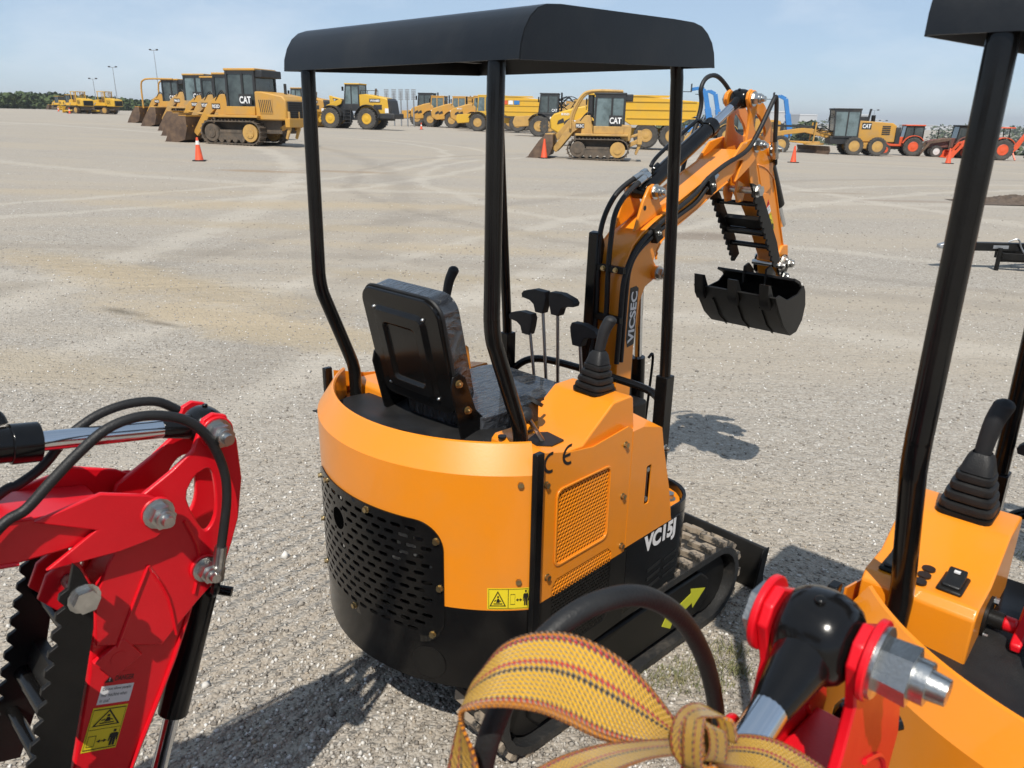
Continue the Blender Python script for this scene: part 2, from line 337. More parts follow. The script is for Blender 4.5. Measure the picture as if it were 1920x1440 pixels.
    wv = N('ShaderNodeTexWave'); wv.inputs['Scale'].default_value = 3.6; wv.inputs['Distortion'].default_value = 1.5; wv.inputs['Detail'].default_value = 3; wv.inputs['Detail Scale'].default_value = 2.2
    k = N('ShaderNodeMapping'); k.inputs['Rotation'].default_value = (0, 0, R(36.6)); L(co, k.inputs[0]); L(k.outputs[0], wv.inputs[0])
    p = gp(560, 1150); k2 = N('ShaderNodeVectorMath'); k2.operation = 'DISTANCE'; L(co, k2.inputs[0]); k2.inputs[1].default_value = (p.x, p.y, 0)
    f = N('ShaderNodeMapRange'); f.inputs[1].default_value = 1.35; f.inputs[2].default_value = .5; L(k2.outputs['Value'], f.inputs[0])
    h5 = mth('MULTIPLY', mth('MULTIPLY', wv.outputs[0], f.outputs[0]), .022)
    h = mth('ADD', mth('ADD', h1, h2), mth('ADD', mth('ADD', h3, h4), h5))
    bp = N('ShaderNodeBump'); bp.inputs['Strength'].default_value = 1; bp.inputs['Distance'].default_value = 1; L(h, bp.inputs['Height']); L(bp.outputs[0], b.inputs['Normal'])
    return m
g = G(); NA, NR = 120, 120
rad = [0]+[.35*(8000/.35)**(j/(NR-1)) for j in range(NR)]
g.v = [(0, 0, ter(0, 0))]+[(r*math.sin(2*math.pi*i/NA), r*math.cos(2*math.pi*i/NA), ter(r*math.sin(2*math.pi*i/NA), r*math.cos(2*math.pi*i/NA))) for r in rad[1:] for i in range(NA)]
g.f = [(0, 1+i, 1+(i+1) % NA) for i in range(NA)]+[(1+j*NA+i, 1+(j+1)*NA+i, 1+(j+1)*NA+(i+1) % NA, 1+j*NA+(i+1) % NA) for j in range(NR-1) for i in range(NA)]
tag(obj('ground', g, ground_mat()), 'pale crushed stone yard with sandy drifts and tyre tracks', kind='structure')
# loose stones lying on it, thinning out with distance
import numpy as np
rng = np.random.default_rng(3)
def gravel(n, r0, r1, s0, s1, name, a0=-46, a1=46):
    u = rng.random(n); r = r0*(r1/r0)**u; a = np.radians(a0+(a1-a0)*rng.random(n))
    x = r*np.sin(a); y = r*np.cos(a); z = np.array([ter(p, q) for p, q in zip(x, y)])
    s = s0+(s1-s0)*rng.random(n)**3.2
    base = np.array([(1, 0, 0), (-1, 0, 0), (0, 1, 0), (0, -1, 0), (.15, .1, 1), (0, 0, -.5)], float)
    P = np.repeat(base[None], n, 0)*(.55+.7*rng.random((n, 6, 1))); P[:, :, 2] *= .55+.5*rng.random((n, 1)); P[:, :, :2] += .3*(rng.random((n, 6, 2))-.5)
    th = rng.random(n)*6.283; cs, sn = np.cos(th)[:, None], np.sin(th)[:, None]
    X = P[:, :, 0]*cs-P[:, :, 1]*sn; Y = P[:, :, 0]*sn+P[:, :, 1]*cs
    V = np.stack([X*s[:, None]+x[:, None], Y*s[:, None]+y[:, None], P[:, :, 2]*s[:, None]+z[:, None]+.1*s[:, None]], -1).reshape(-1, 3)
    F = np.array([(0, 2, 4), (2, 1, 4), (1, 3, 4), (3, 0, 4), (2, 0, 5), (1, 2, 5), (3, 1, 5), (0, 3, 5)])
    I = (F[None]+6*np.arange(n)[:, None, None]).reshape(-1)
    me = bpy.data.meshes.new(name); me.vertices.add(6*n); me.vertices.foreach_set('co', V.ravel()); me.loops.add(len(I)); me.loops.foreach_set('vertex_index', I.astype(np.int32))
    me.polygons.add(8*n); me.polygons.foreach_set('loop_start', np.arange(0, 24*n, 3, dtype=np.int32)); me.update(calc_edges=True); me.validate(); me.materials.append(STONE)
    o = bpy.data.objects.new(name, me); C.objects.link(o); return tag(o, 'loose pale limestone chips scattered over the yard', kind='stuff')
STONE = ground_mat(True)
gravel(110000, 1.2, 9, .0025, .0125, 'gravel')
gravel(30000, 9, 30, .005, .017, 'gravel')
gravel(220, 1.5, 9, .010, .027, 'gravel')
# ---------------------------------------------------------------- far off: woods, trees, town
def leafmat(n, a, b_): return mat(n, a, .8, 0, .2, .25, 0, 20, 0, b_, .2, (.35, .65))
LEAF = leafmat('woodland_leaf', (.035, .058, .022), (.075, .10, .036)); LEAF2 = leafmat('far_tree_leaf', (.05, .07, .035), (.09, .11, .055)); BARK = mat('bark', (.08, .06, .045), .9)
def clumps(g, cx, cy, cz, rx, ry, rz, n, s, rnd):
    for _ in range(n):
        while True:
            p = Vector((rnd.uniform(-1, 1), rnd.uniform(-1, 1), rnd.uniform(-1, 1)))
            if .15 < p.length < 1: break
        q = Vector((cx+p.x*rx, cy+p.y*ry, cz+p.z*rz)); a = s*rnd.uniform(.5, 1.3)
        e = Euler((rnd.uniform(-.9, .9), rnd.uniform(-.9, .9), rnd.uniform(0, 6.3))).to_matrix()
        vs = [q+e @ Vector(v)*a for v in ((1, 0, 0), (.25, .8, .15), (-.8, .5, 0), (-.7, -.6, .2), (.3, -.9, -.1))]
        g.add(vs, [(0, 1, 2, 3, 4)])
rnd = random.Random(11)
g = G()
for px0, px1, Y0, Y1, top0, top1, n in ((-260, 130, 250, 330, 166, 178, 70), (60, 340, 300, 420, 172, 196, 70), (200, 420, 420, 560, 184, 198, 60)):
    for k in range(n):
        u = rnd.random(); px = px0+(px1-px0)*u; Y = rnd.uniform(Y0, Y1); hz = at(px, top0+(top1-top0)*u+rnd.uniform(-3, 9), Y); z0 = ter(hz.x, Y)
        hh = max(3, hz.z-z0); clumps(g, hz.x, Y, z0+hh*.5, rnd.uniform(5, 9), 6, hh*.52, 170, .75, rnd)
tag(obj('woods', g, LEAF, flat=True), 'dark green woodland along the horizon behind the yellow machines', kind='stuff')
g = G()
for k in range(330):
    px = rnd.uniform(1240, 2500); Y = (130 if px > 1640 else 235)*(6.9 if px > 1640 else 3.8)**rnd.random(); hz = at(px, 250, Y); z0 = ter(hz.x, Y)
    hh = rnd.uniform(3.5, 7.5)*(1+Y/2500); clumps(g, hz.x, Y, z0+hh*.5, rnd.uniform(3, 6)*(1+Y/400), 5, hh*.5, 110, .3+Y/900, rnd)
tag(obj('woods', g, LEAF2, flat=True), 'low scrubby woodland below the distant town on the right', kind='stuff')
def tree(px, ptop, Y, w, label):
    hz = at(px, ptop, Y); z0 = ter(hz.x, Y); h = hz.z-z0; t = thing('tree', label, 'tree', (hz.x, Y, z0), 0, 'single trees standing beyond the machines')
    g = G(); g.cyl((0, 0, 0), (0, 0, h*.6), h*.05, 7, h*.02)
    for a in range(4): g.cyl((0, 0, h*.3), (math.cos(a*1.6)*w*.3, math.sin(a*1.6)*w*.3, h*.62), h*.02, 5, h*.01)
    obj('trunk', g, BARK, t); g = G(); r = random.Random(int(px))
    for k in range(7): clumps(g, r.uniform(-.3, .3)*w, r.uniform(-.3, .3)*w, h*r.uniform(.5, .82), w*.26, w*.26, h*.2, 60, h*.055, r)
    obj('crown', g, LEAF2, t, flat=True)
tree(1332, 213, 175, 5, 'rounded green tree beyond the gap under the orange boom')
tree(1512, 227, 240, 8, 'broad green tree behind the blue telehandler beside the grader')
tree(1905, 262, 170, 9, 'dark green tree at the right edge above the white trailers')
BLD = mat('pale_building_wall', (.50, .51, .52), .7, 0, .2, .02); ROOFM = mat('pale_roof', (.62, .63, .64), .6, 0, .1, .02); WIN = mat('far_window_dark', (.06, .07, .08), .3)
for k, (px, pt, pb, wpx, Y, lab) in enumerate([
    (1462, 208, 236, 34, 900, 'pale concrete town building left of the grey telescopic boom'),
    (1515, 214, 236, 30, 1050, 'pale low town block behind the blue boom beside the grader'),
    (1612, 214, 238, 26, 1100, 'pale tower block rising above the grader engine'),
    (1634, 224, 240, 40, 1000, 'pale stepped block just right of the grader exhaust'),
    (1735, 234, 242, 40, 1000, 'long white warehouse above the brown loader tractor'),
    (1785, 235, 242, 110, 1100, 'longest white warehouse on the skyline right of centre'),
    (1862, 236, 243, 60, 1150, 'white warehouse on the skyline behind the tilted black post'),
    (1890, 238, 249, 22, 800, 'small white hall with a raised roof near the right edge'),
    (1930, 240, 250, 70, 900, 'pale warehouse running out of the right edge'),
    (1265, 222, 232, 40, 950, 'pale flat building seen between the black canopy post and the orange boom')]):
    a, b_ = at(px-wpx/2, pt, Y), at(px+wpx/2, pb, Y); z0 = ter(a.x, Y)-1; t = thing('warehouse', lab, 'building', ((a.x+b_.x)/2, Y, z0), 0, 'pale buildings of the distant town'); w = (b_.x-a.x)/2; h = a.z-z0
    obj('wall', G().box(-w, w, 0, 40, 0, h*.93), BLD, t); obj('roof', G().box(-w*1.01, w*1.01, -.5, 40.5, h*.93, h), ROOFM, t)
    n = max(3, int(w/5)); gg = G(); win = G().box(-w/n*.3, w/n*.3, -.25, .2, h*.3, h*.45)
    me = mesh('window', win, WIN)
    for i in range(n): share('window', me, t, Matrix.Translation((-w+w/n*(2*i+1), 0, 0)))
for k, (px, pt, pb, Y, lab) in enumerate([(288, 94, 190, 120, 'tallest thin light mast, above the crawler loader with roof bars'), (211, 126, 190, 170, 'middle light mast of three, above the yellow bulldozer'), (174, 148, 190, 230, 'shortest light mast far behind the yellow bulldozer'), (1640, 207, 240, 300, 'light mast with spread lamps above the grader engine'), (1656, 227, 245, 420, 'small distant light mast just right of the grader')]):
    a = at(px, pt, Y); z0 = ter(a.x, Y); t = thing('light_mast', lab, 'lamp post', (a.x, Y, z0), 0, 'light masts round the yard'); h = a.z-z0; s = Y/120
    obj('pole', G().cyl((0, 0, 0), (0, 0, h), .07*s, 8, .035*s), GALV, t); obj('crossarm', G().box(-.55*s, .55*s, -.05*s, .05*s, h-.05, h+.03), GALV, t)
    for x in (-.5, .5): obj('floodlight', G().box(x*s-.12*s, x*s+.12*s, -.14*s, .1*s, h-.02, h+.14*s), DKGREY, t)
def cone(px, py, hh, label):
    p = gp(px, py); t = thing('traffic_cone', label, 'traffic cone', p, rnd.uniform(0, 1), 'orange cones in front of the parked machines'); s = hh/.72
    obj('base', G().box(-.19*s, .19*s, -.19*s, .19*s, 0, .035*s), FLATB, t, .01*s)
    obj('cone', G().lathe([(.135*s, .035*s), (.128*s, .05*s), (.03*s, .72*s), (0, .722*s)], (0, 0, 0), (0, 0, 1), 20), CONE, t)
    return t, s
COLLAR = mat('reflective_collar', (.78, .76, .72), .4)
t, s = cone(374, 302, .78, 'orange cone with a white collar near the front crawler loader'); obj('collar', G().lathe([(.066*s, .50*s), (.049*s, .62*s)], (0, 0, 0), (0, 0, 1), 20), COLLAR, t)
cone(1020, 297, .84, 'plain orange cone beside the bucket of the old crawler loader'); cone(1487, 305, .84, 'plain orange cone under the grader blade'); cone(1777, 307, .9, 'plain orange cone by the red loader bucket')
for q in ((790, 243, .75, 'small cone with white collar under the dump truck noses'), (110, 209, .8, 'tiny far cone by the left machines, nearer the white truck'), (131, 213, .85, 'tiny far cone in front of the yellow bulldozer blade')):
    t, s = cone(*q); obj('collar', G().lathe([(.09*s, .36*s), (.06*s, .52*s)], (0, 0, 0), (0, 0, 1), 16), COLLAR, t)
# ---------------------------------------------------------------- big machines parked behind
ROW = 'machines parked in rows at the back of the yard'
def mach(name, label, cat, px, py, az, sc=1., group=ROW): p = gp(px, py); return thing(name, label, cat, p, R(90-az), group, sc)
def wheel(t, x, y, r, w, rim, lugs=22, rr=.55, side=0):
    g = G(); h = w/2; prof = [(r*rr, -h*.8), (r*.86, -h), (r*.96, -h*.85), (r*.97, h*.85), (r*.86, h), (r*rr, h*.8)]
    g.lathe(prof, (0, 0, 0), (0, 1, 0), 30)
    for i in range(lugs):
        a = 2*math.pi*i/lugs
        for sg in (-1, 1):
            M = Matrix.Rotation(a+sg*.5*math.pi/lugs, 4, 'Y'); g.box(-.16*r*6.28/lugs*1.6, .16*r*6.28/lugs*1.6, sg*h*.1, sg*h*.98, r*.93, r*1.01, M)
    o = obj('wheel', g, TYRE, t, ang=30); o.location = (x, y, r)
    g = G()
    for sg in (-1, 1):
        g.lathe([(r*rr*1.02, sg*h*.82), (r*rr*.95, sg*h*.9), (r*rr*.86, sg*h*.55), (r*rr*.5, sg*h*.5), (r*rr*.46, sg*h*.86), (r*rr*.3, sg*h*.92), (0, sg*h*.92)], (0, 0, 0), (0, 1, 0), 24)
        for i in range(8): a = i*math.pi/4; c = (r*rr*.68*math.cos(a), sg*h*.5, r*rr*.68*math.sin(a)); g.cyl(c, (c[0], sg*h*.62, c[2]), r*.03, 6)
    obj('rim', g, rim, o); return o
def fenders(t, cx, cz, r, yy, hw, f0, f1, m, n=10):
    for y in (-yy, yy):
        g = G().grid(lambda u, v: Vector((cx+r*math.cos(math.pi*(f0+(f1-f0)*u)), y-hw+2*hw*v, cz+r*math.sin(math.pi*(f0+(f1-f0)*u)))), n, 2); obj('fender', g, m, t, solid=.05)
def stadium(x0, x1, z0, z1, n):            # points and tangents round a track
    r = (z1-z0)/2; L = x1-x0-2*r; P = 2*L+2*math.pi*r; o = []
    for i in range(n):
        s = P*i/n
        if s < L: o.append((x0+r+s, z1, 0))
        elif s < L+math.pi*r: a = (s-L)/r; o.append((x1-r+r*math.sin(a), (z0+z1)/2+r*math.cos(a), -a))
        elif s < 2*L+math.pi*r: o.append((x1-r-(s-L-math.pi*r), z0, math.pi))
        else: a = (s-2*L-math.pi*r)/r; o.append((x0+r-r*math.sin(a), (z0+z1)/2-r*math.cos(a), math.pi-a))
    return o
def crawler(t, y, x0, x1, h, w, m=TRK, shoes=40):
    g = G()
    for (x, z, a) in stadium(x0, x1, .06, h-.04, shoes):
        M = Matrix.Translation((x, 0, z)) @ Matrix.Rotation(-a, 4, 'Y'); L = (x1-x0)*2.4/shoes*.5
        g.box(-L, L, y-w/2, y+w/2, -.03, .02, M); g.box(-.025, .025, y-w/2, y+w/2, .02, .075, M)
    o = obj('track', g, m, t)
    g = G(); g.box(x0+h*.6, x1-h*.6, y-w*.36, y+w*.36, h*.22, h*.55); g.box(x0+h*.9, x1-h*.9, y-w*.4, y+w*.4, h*.5, h*.62)
    for i in range(6): x = x0+h*.6+(x1-x0-h*1.2)*i/5; g.cyl((x, y-w*.38, h*.22), (x, y+w*.38, h*.22), h*.12, 12)
    obj('roller_frame', g, TRK, o)
    for x in (x0+h*.5, x1-h*.5):
        g = G(); s = 1 if y > 0 else -1; g.cyl((x, y-w*.3, h*.5), (x, y+w*.42, h*.5), h*.36, 20); g.cyl((x, y-w*.45, h*.5), (x, y+w*.5, h*.5), h*.2, 16)
        for i in range(6): a = i*1.047; g.cyl((x+h*.13*math.cos(a), y-w*.48, h*.5+h*.13*math.sin(a)), (x+h*.13*math.cos(a), y+w*.53, h*.5+h*.13*math.sin(a)), .03, 6)
        obj('idler', g, TANY if x == x0+h*.5 else TRK, o)
def cab(t, x0, x1, hw, z0, z1, fm, gm=GLASS, roof=None, lean=.12, post=.07, split=(.55,), lowglass=True):
    f = G(); xm = x1-lean
    cor = [((x0, z0), (x0, z1)), ((x1, z0), (xm, z1))]
    zs = z0 if lowglass else z0+(z1-z0)*.35
    for s in (-1, 1):
        for (a, b) in cor: f.prism([(a[0]-post*.6, a[1]), (a[0]+post*.6, a[1]), (b[0]+post*.6, b[1]), (b[0]-post*.6, b[1])], s*hw-post*.6, s*hw+post*.6)
        for q in split: x = x0+(x1-x0)*q; f.box(x-post*.6, x+post*.6, s*hw-post*.5, s*hw+post*.5, z0, z1)
        f.box(x0, x1, s*hw-post*.4, s*hw+post*.4, z0-.02, z0+post*1.4); f.box(x0, xm, s*hw-post*.4, s*hw+post*.4, z1-post*1.6, z1)
        if not lowglass: f.box(x0, x1, s*hw-post*.35, s*hw+post*.35, z0, zs)
    f.box(x0-post*.4, x0+post*.4, -hw, hw, z0-.02, z0+(z1-z0)*.28); f.box(x1-post*.4, x1+post*.4, -hw, hw, z0-.02, z0+.12)
    c = obj('cab', f, fm, t)
    for s in (-1, 1):
        e = [x0]+[x0+(x1-x0)*q for q in split]+[x1]
        for a, b in zip(e[:-1], e[1:]):
            bt = b-(lean if b == x1 else 0)
            obj('window', G().prism([(a+post*.4, zs), (b-post*.4, zs), (bt-post*.4, z1-.03), (a+post*.4, z1-.03)], s*(hw-.01)-.012, s*(hw-.01)+.012), gm, c)
    obj('window', G().box(x0-.012, x0+.012, -hw+post*.4, hw-post*.4, z0+(z1-z0)*.28, z1-.04), gm, c)
    gw = G().prism([(x1-.015, z0+.1), (x1+.015, z0+.1), (xm+.015, z1-.04), (xm-.015, z1-.04)], -hw+post*.4, hw-post*.4); obj('window', gw, gm, c)
    s_ = G().box(x0+(x1-x0)*.25, x0+(x1-x0)*.55, -hw*.4, hw*.4, z0, z0+.45); s_.box(x0+(x1-x0)*.2, x0+(x1-x0)*.3, -hw*.36, hw*.36, z0+.4, z0+(z1-z0)*.62); obj('seat', s_, FLATB, c)
    obj('roof', G().box(x0-.1, xm+.12, -hw-.06, hw+.06, z1, z1+.11), roof or fm, t, .03)
    return c
def bar(g, a, b, w, h):                     # straight box bar between two points of the XZ plane given as (x, y, z)
    a, b = Vector(a), Vector(b); d = (b-a); L = d.length; x = d.normalized(); y = Vector((0, 1, 0)); y = (y-x*y.dot(x)).normalized(); z = x.cross(y)
    M = Matrix(((x.x, y.x, z.x, a.x), (x.y, y.y, z.y, a.y), (x.z, y.z, z.z, a.z), (0, 0, 0, 1))); return g.box(0, L, -w/2, w/2, -h/2, h/2, M)
def bucket(t, x, z, ln, hh, hw, m, inner=None, tip=0.):
    prof = [(x, z+hh), (x-.02*ln, z+hh*.55), (x+.12*ln, z+.12*hh), (x+.45*ln, z+.02), (x+ln, z)]
    g = G()
    back = prof+[(x+ln, z+.05), (x+.47*ln, z+.08), (x+.18*ln, z+.2*hh), (x+.06*ln, z+.56*hh), (x+.07*ln, z+hh)]
    g.prism(back, -hw, hw)
    side = [(x, z+hh), (x-.02*ln, z+hh*.55), (x+.12*ln, z+.12*hh), (x+.45*ln, z+.02), (x+ln, z), (x+ln*.9, z+hh*.2), (x+.55*ln, z+hh*.72), (x+.3*ln, z+hh)]
    for s in (-1, 1): g.prism(side, s*hw-.03, s*hw+.03)
    b = obj('bucket', g, m, t)
    e = G()
    for i in range(7): y = -hw+2*hw*i/6; e.prism([(x-.03, z+hh*.6), (x+.05, z+hh*1.02), (x+.3*ln, z+hh*1.0), (x+.3*ln, z+hh*.96), (x+.02, z+hh*.9)], y-.025, y+.025)
    e.prism([(x-.02, z+hh*.97), (x+.3*ln, z+hh*.97), (x+.3*ln, z+hh*1.03), (x-.02, z+hh*1.03)], -hw, hw); obj('spill_guard', e, inner or m, b)
    e = G()
    for i in range(8): y = -hw+.1+(2*hw-.2)*i/7; e.prism([(x+ln-.12, z), (x+ln+.16, z+.01), (x+ln-.02, z+.09)], y-.06, y+.06)
    obj('teeth', e, TRK, b); return b
LOGO = None
def logo(t, s, x, y, z, w, h, face=-1, m=None, back=None, fw=1):
    if back: obj('logo_plate', G().box(x-.06*w, x+w*1.06, y-.008, y+.008, z-.25*h, z+1.3*h), back, t)
    yy = y+face*.014
    if face > 0: text('logo', s, (x+w, yy, z), (-1, 0, 0), (0, 0, 1), w, h, m or WHITE, t, .03)
    else: text('logo', s, (x, yy, z), (1, 0, 0), (0, 0, 1), w, h, m or WHITE, t, .03)
def tracked_loader(label, px, py, az, sc=1., paint=CATY, num='953D', cage=False, sweeps=False, bl=False, oldcab=False, glass=GLASS, rip=True, bucketm=DIRTS, logo_=True, nohood=False):
    t = mach('crawler_loader' if not bl else 'bulldozer', label, 'crawler loader' if not bl else 'bulldozer', px, py, az, sc)
    for y in (-.95, .95): crawler(t, y, -1.65, 1.6, 1.12, .5)
    obj('main_frame', G().box(-1.7 if nohood else -2.5, 1.3, -.62, .62, .55, 1.35), TRK, t)
    # engine hood at the rear, cab ahead of it
    g = G().prism([(-1.75, 1.0), (-1.2, 1.0), (-1.2, 1.85), (-1.75, 1.8)] if nohood else [(-3.0, 1.15), (-1.35, 1.15), (-1.35, 2.42), (-1.7, 2.42), (-2.85, 2.22), (-3.0, 2.05)], -.95, .95); b = obj('engine_hood', g, paint, t, .06)
    if nohood: b = None
    if b: obj('side_grille', G().box(-2.3, -1.6, .945, .975, 1.45, 2.1), paint, b)
    e = G()
    for i in range(7): bar(e, (-2.27+.1*i, .985, 1.5), (-2.2+.1*i, .985, 2.05), .02, .03)
    if b: obj('grille_slats', e, DKGREY, b)
    gr = None if nohood else obj('rear_grille', G().box(-3.05, -3.0, -.8, .8, 1.25, 2.0), DKGREY, b, .02); e = G()
    for i in range(7): e.box(-3.09, -3.05, -.74, .74, 1.3+.1*i, 1.34+.1*i)
    if b: obj('grille_slats', e, FLATB, gr); obj('exhaust', G().cyl((-2.2, -.35, 2.3), (-2.2, -.35, 2.8), .07, 10), DKGREY, t)
    obj('fender', G().box(-1.6, 1.2, -1.22, 1.22, 1.25, 1.36), paint, t, .02); obj('floor_panel', G().box(-1.35, .25, -1.0, 1.0, 1.36, 1.75), paint, t, .02)
    if cage:
        f = G()
        for x in (-1.2, .1):
            for y in (-.8, .8): f.cyl((x, y, 1.7), (x, y, 3.35), .06, 8)
        f.box(-1.3, .2, -.88, .88, 3.33, 3.42); c = obj('canopy', f, paint, t, .0)
        e = G()
        for i in range(6):
            for y in (-.8, .8): e.box(-1.2+.12*i, -1.17+.12*i, y-.015, y+.015, 1.8, 3.3)
            e.box(-1.22, -1.18, -.8+.3*i, -.77+.3*i, 1.8, 3.3)
        obj('mesh_guard', e, TANY, c); obj('seat', G().box(-.7, -.2, -.3, .3, 1.75, 2.3), FLATB, t)
    else:
        cm = DKGREY; cab(t, -1.32, .22, .82, 1.5, 3.32, cm, glass, paint if not oldcab else DKGREY, .05, .09, (.42,))
        obj('air_unit', G().box(-1.75, -1.32, -.8, .8, 3.02, 3.36), DKGREY, t, .04)
    if sweeps:
        g = G()
        for y in (-.95, .95): g.tube([(-1.0, y, 3.4), (1.2, y, 3.42), (1.9, y, 3.3), (2.15, y, 2.9), (2.2, y, 1.6), (2.2, y, 1.2)], .065, 8)
        obj('guard_bar', g, paint, t)
    if bl:
        g = G().prism([(2.0, .1), (2.12, .1), (2.02, .6), (2.14, 1.1), (2.02, 1.1), (1.9, .6)], -1.5, 1.5); obj('blade', g, paint, t)
        g = G()
        for y in (-1.25, 1.25): bar(g, (-.3, y, .5), (1.95, y, .4), .16, .2)
        obj('push_arm', g, paint, t); g = G()
        for y in (-.5, .5): bar(g, (.9, y, 1.7), (1.95, y, .8), .1, .1)
        obj('lift_cylinder', g, CHROME, t); obj('nose', G().prism([(.25, 1.2), (1.5, 1.2), (1.5, 2.0), (1.35, 2.1), (.25, 2.2)], -.5, .5), paint, t, .04)
    else:
        g = G()
        for y in (-.62, .62): obj('loader_tower', G().prism([(.25, 1.2), (.95, 1.2), (.8, 2.25), (.45, 2.3)], y-.1, y+.1), paint, t, .02)
        for y in (-.62, .62):
            g = G().prism([(.55, 2.3), (.75, 2.28), (1.5, 1.85), (2.45, .55), (2.25, .35), (2.0, .6), (1.35, 1.4), (.5, 2.05)], y-.09, y+.09); o = obj('lift_arm', g, paint, t, .02)
            obj('lift_cylinder', G().cyl((.35, y, 1.5), (1.1, y, 1.25), .09, 10), DKGREY, t)
        obj('tilt_lever', G().prism([(1.35, 2.0), (1.65, 2.05), (2.35, 1.25), (2.25, .95), (1.75, 1.4)], -.12, .12), paint, t, .02)
        obj('tilt_rod', G().cyl((.5, .0, 2.0), (1.5, 0, 1.95), .07, 10), CHROME, t)
        bucket(t, 2.4, .04, 1.35, 1.25, 1.22, bucketm, paint)
        logo(t, num, .78, .72, 1.66, .42, .16, 1, WHITE, DKGREY)
        h = G()
        for k in range(3): h.tube([(.1, .5+.1*k, 1.9), (.55, .55+.1*k, 2.35+.05*k), (1.0, .5+.1*k, 2.0)], .025, 6)
        obj('hydraulic_hose', h, RUBBER, t)
    if logo_: logo(t, 'CAT', -1.2, 1.01, 1.88, .62, .32, 1, WHITE, DKGREY)
    if rip:
        g = G(); rx = 1.15 if nohood else .35
        for y in (-.55, .55): bar(g, (-1.6 if nohood else -2.4, y, .75), (-3.3+rx, y, 1.0), .14, .2); bar(g, (-1.7 if nohood else -2.6, y, 1.2), (-3.3+rx, y, 1.35), .1, .12)
        g.box(-3.5+rx, -3.25+rx, -.95, .95, .85, 1.25); obj('ripper_beam', g, paint, t, .02)
        for y in (-.8, 0, .8): obj('ripper_tooth', G().prism([(-3.45+rx, 1.55), (-3.25+rx, 1.55), (-3.3+rx, .8), (-3.15+rx, .35), (-3.25+rx, .3), (-3.45+rx, .75)], y-.05, y+.05), TANY, t, .02)
    return t
CL = 'crawler loaders parked side by side on the left'
for args in (('nearest crawler loader, its whole side in view by the cone', 462, 271, -72, .98, '953D', False, False), ('second crawler loader, mostly hidden behind the nearest one', 434, 259, -72, 1.0, '953D', False, False),
             ('third crawler loader, its dark cab window between two yellow roofs', 408, 249, -72, 1.02, '953D', False, False), ('tallest crawler loader with pale glass, fourth in its row', 374, 240, -72, 1.16, '963', False, False),
             ('crawler loader with bent yellow roof bars, farthest in its row', 330, 233, -72, 1.12, '963D', True, True)):
    t = tracked_loader(args[0], args[1], args[2], args[3]+random.uniform(-2.5, 2.5), args[4], CATY2 if args[0][:3] in ('sec', 'tal') else CATY, args[5], False, args[7], glass=PALEG if 'pale' in args[0] else GLASS); t['group'] = CL
t = tracked_loader('worn old crawler loader parked alone in front of the dump trucks', 1120, 299, -82, .84, TANY, '953C', glass=PALEG, oldcab=True, nohood=True); t['group'] = ROW
g = G()
for y in (-.8, .8): g.tube([(-1.2, y, 3.5), (.4, y, 3.5), (1.0, y, 3.2), (1.45, y, 2.3), (1.5, y, 1.6)], .07, 8, 4)
obj('guard_bar', g, TANY, t); obj('nose', G().prism([(.3, 1.2), (1.5, 1.2), (1.5, 1.75), (1.2, 1.95), (.3, 2.0)], -.45, .45), TANY, t, .04); obj('air_cleaner', G().cyl((.45, .55, 2.2), (.45, .55, 3.3), .17, 14), DKGREY, t)
LG = 'yellow crawler machines far off on the left'
for lab, px, py, az, sc, kw in (('yellow bulldozer with a mesh caged canopy, left of the crawler loaders', 196, 214, -75, 1.0, dict(bl=True, cage=True, rip=False, logo_=False)),
                                ('small yellow bulldozer left of the caged one, blade towards us', 148, 213, -60, .95, dict(bl=True, cage=True, rip=False, logo_=False)),
                                ('dark cabbed yellow bulldozer second from the white truck', 134, 208, -62, 1.0, dict(bl=True, rip=False, logo_=False)),
                                ('yellow loader closest to the white truck, with a raised bucket edge', 112, 206, -65, 1.05, dict(rip=False, logo_=False))):
    t = tracked_loader(lab, px, py, az, sc, KOMY, **kw); t['group'] = LG
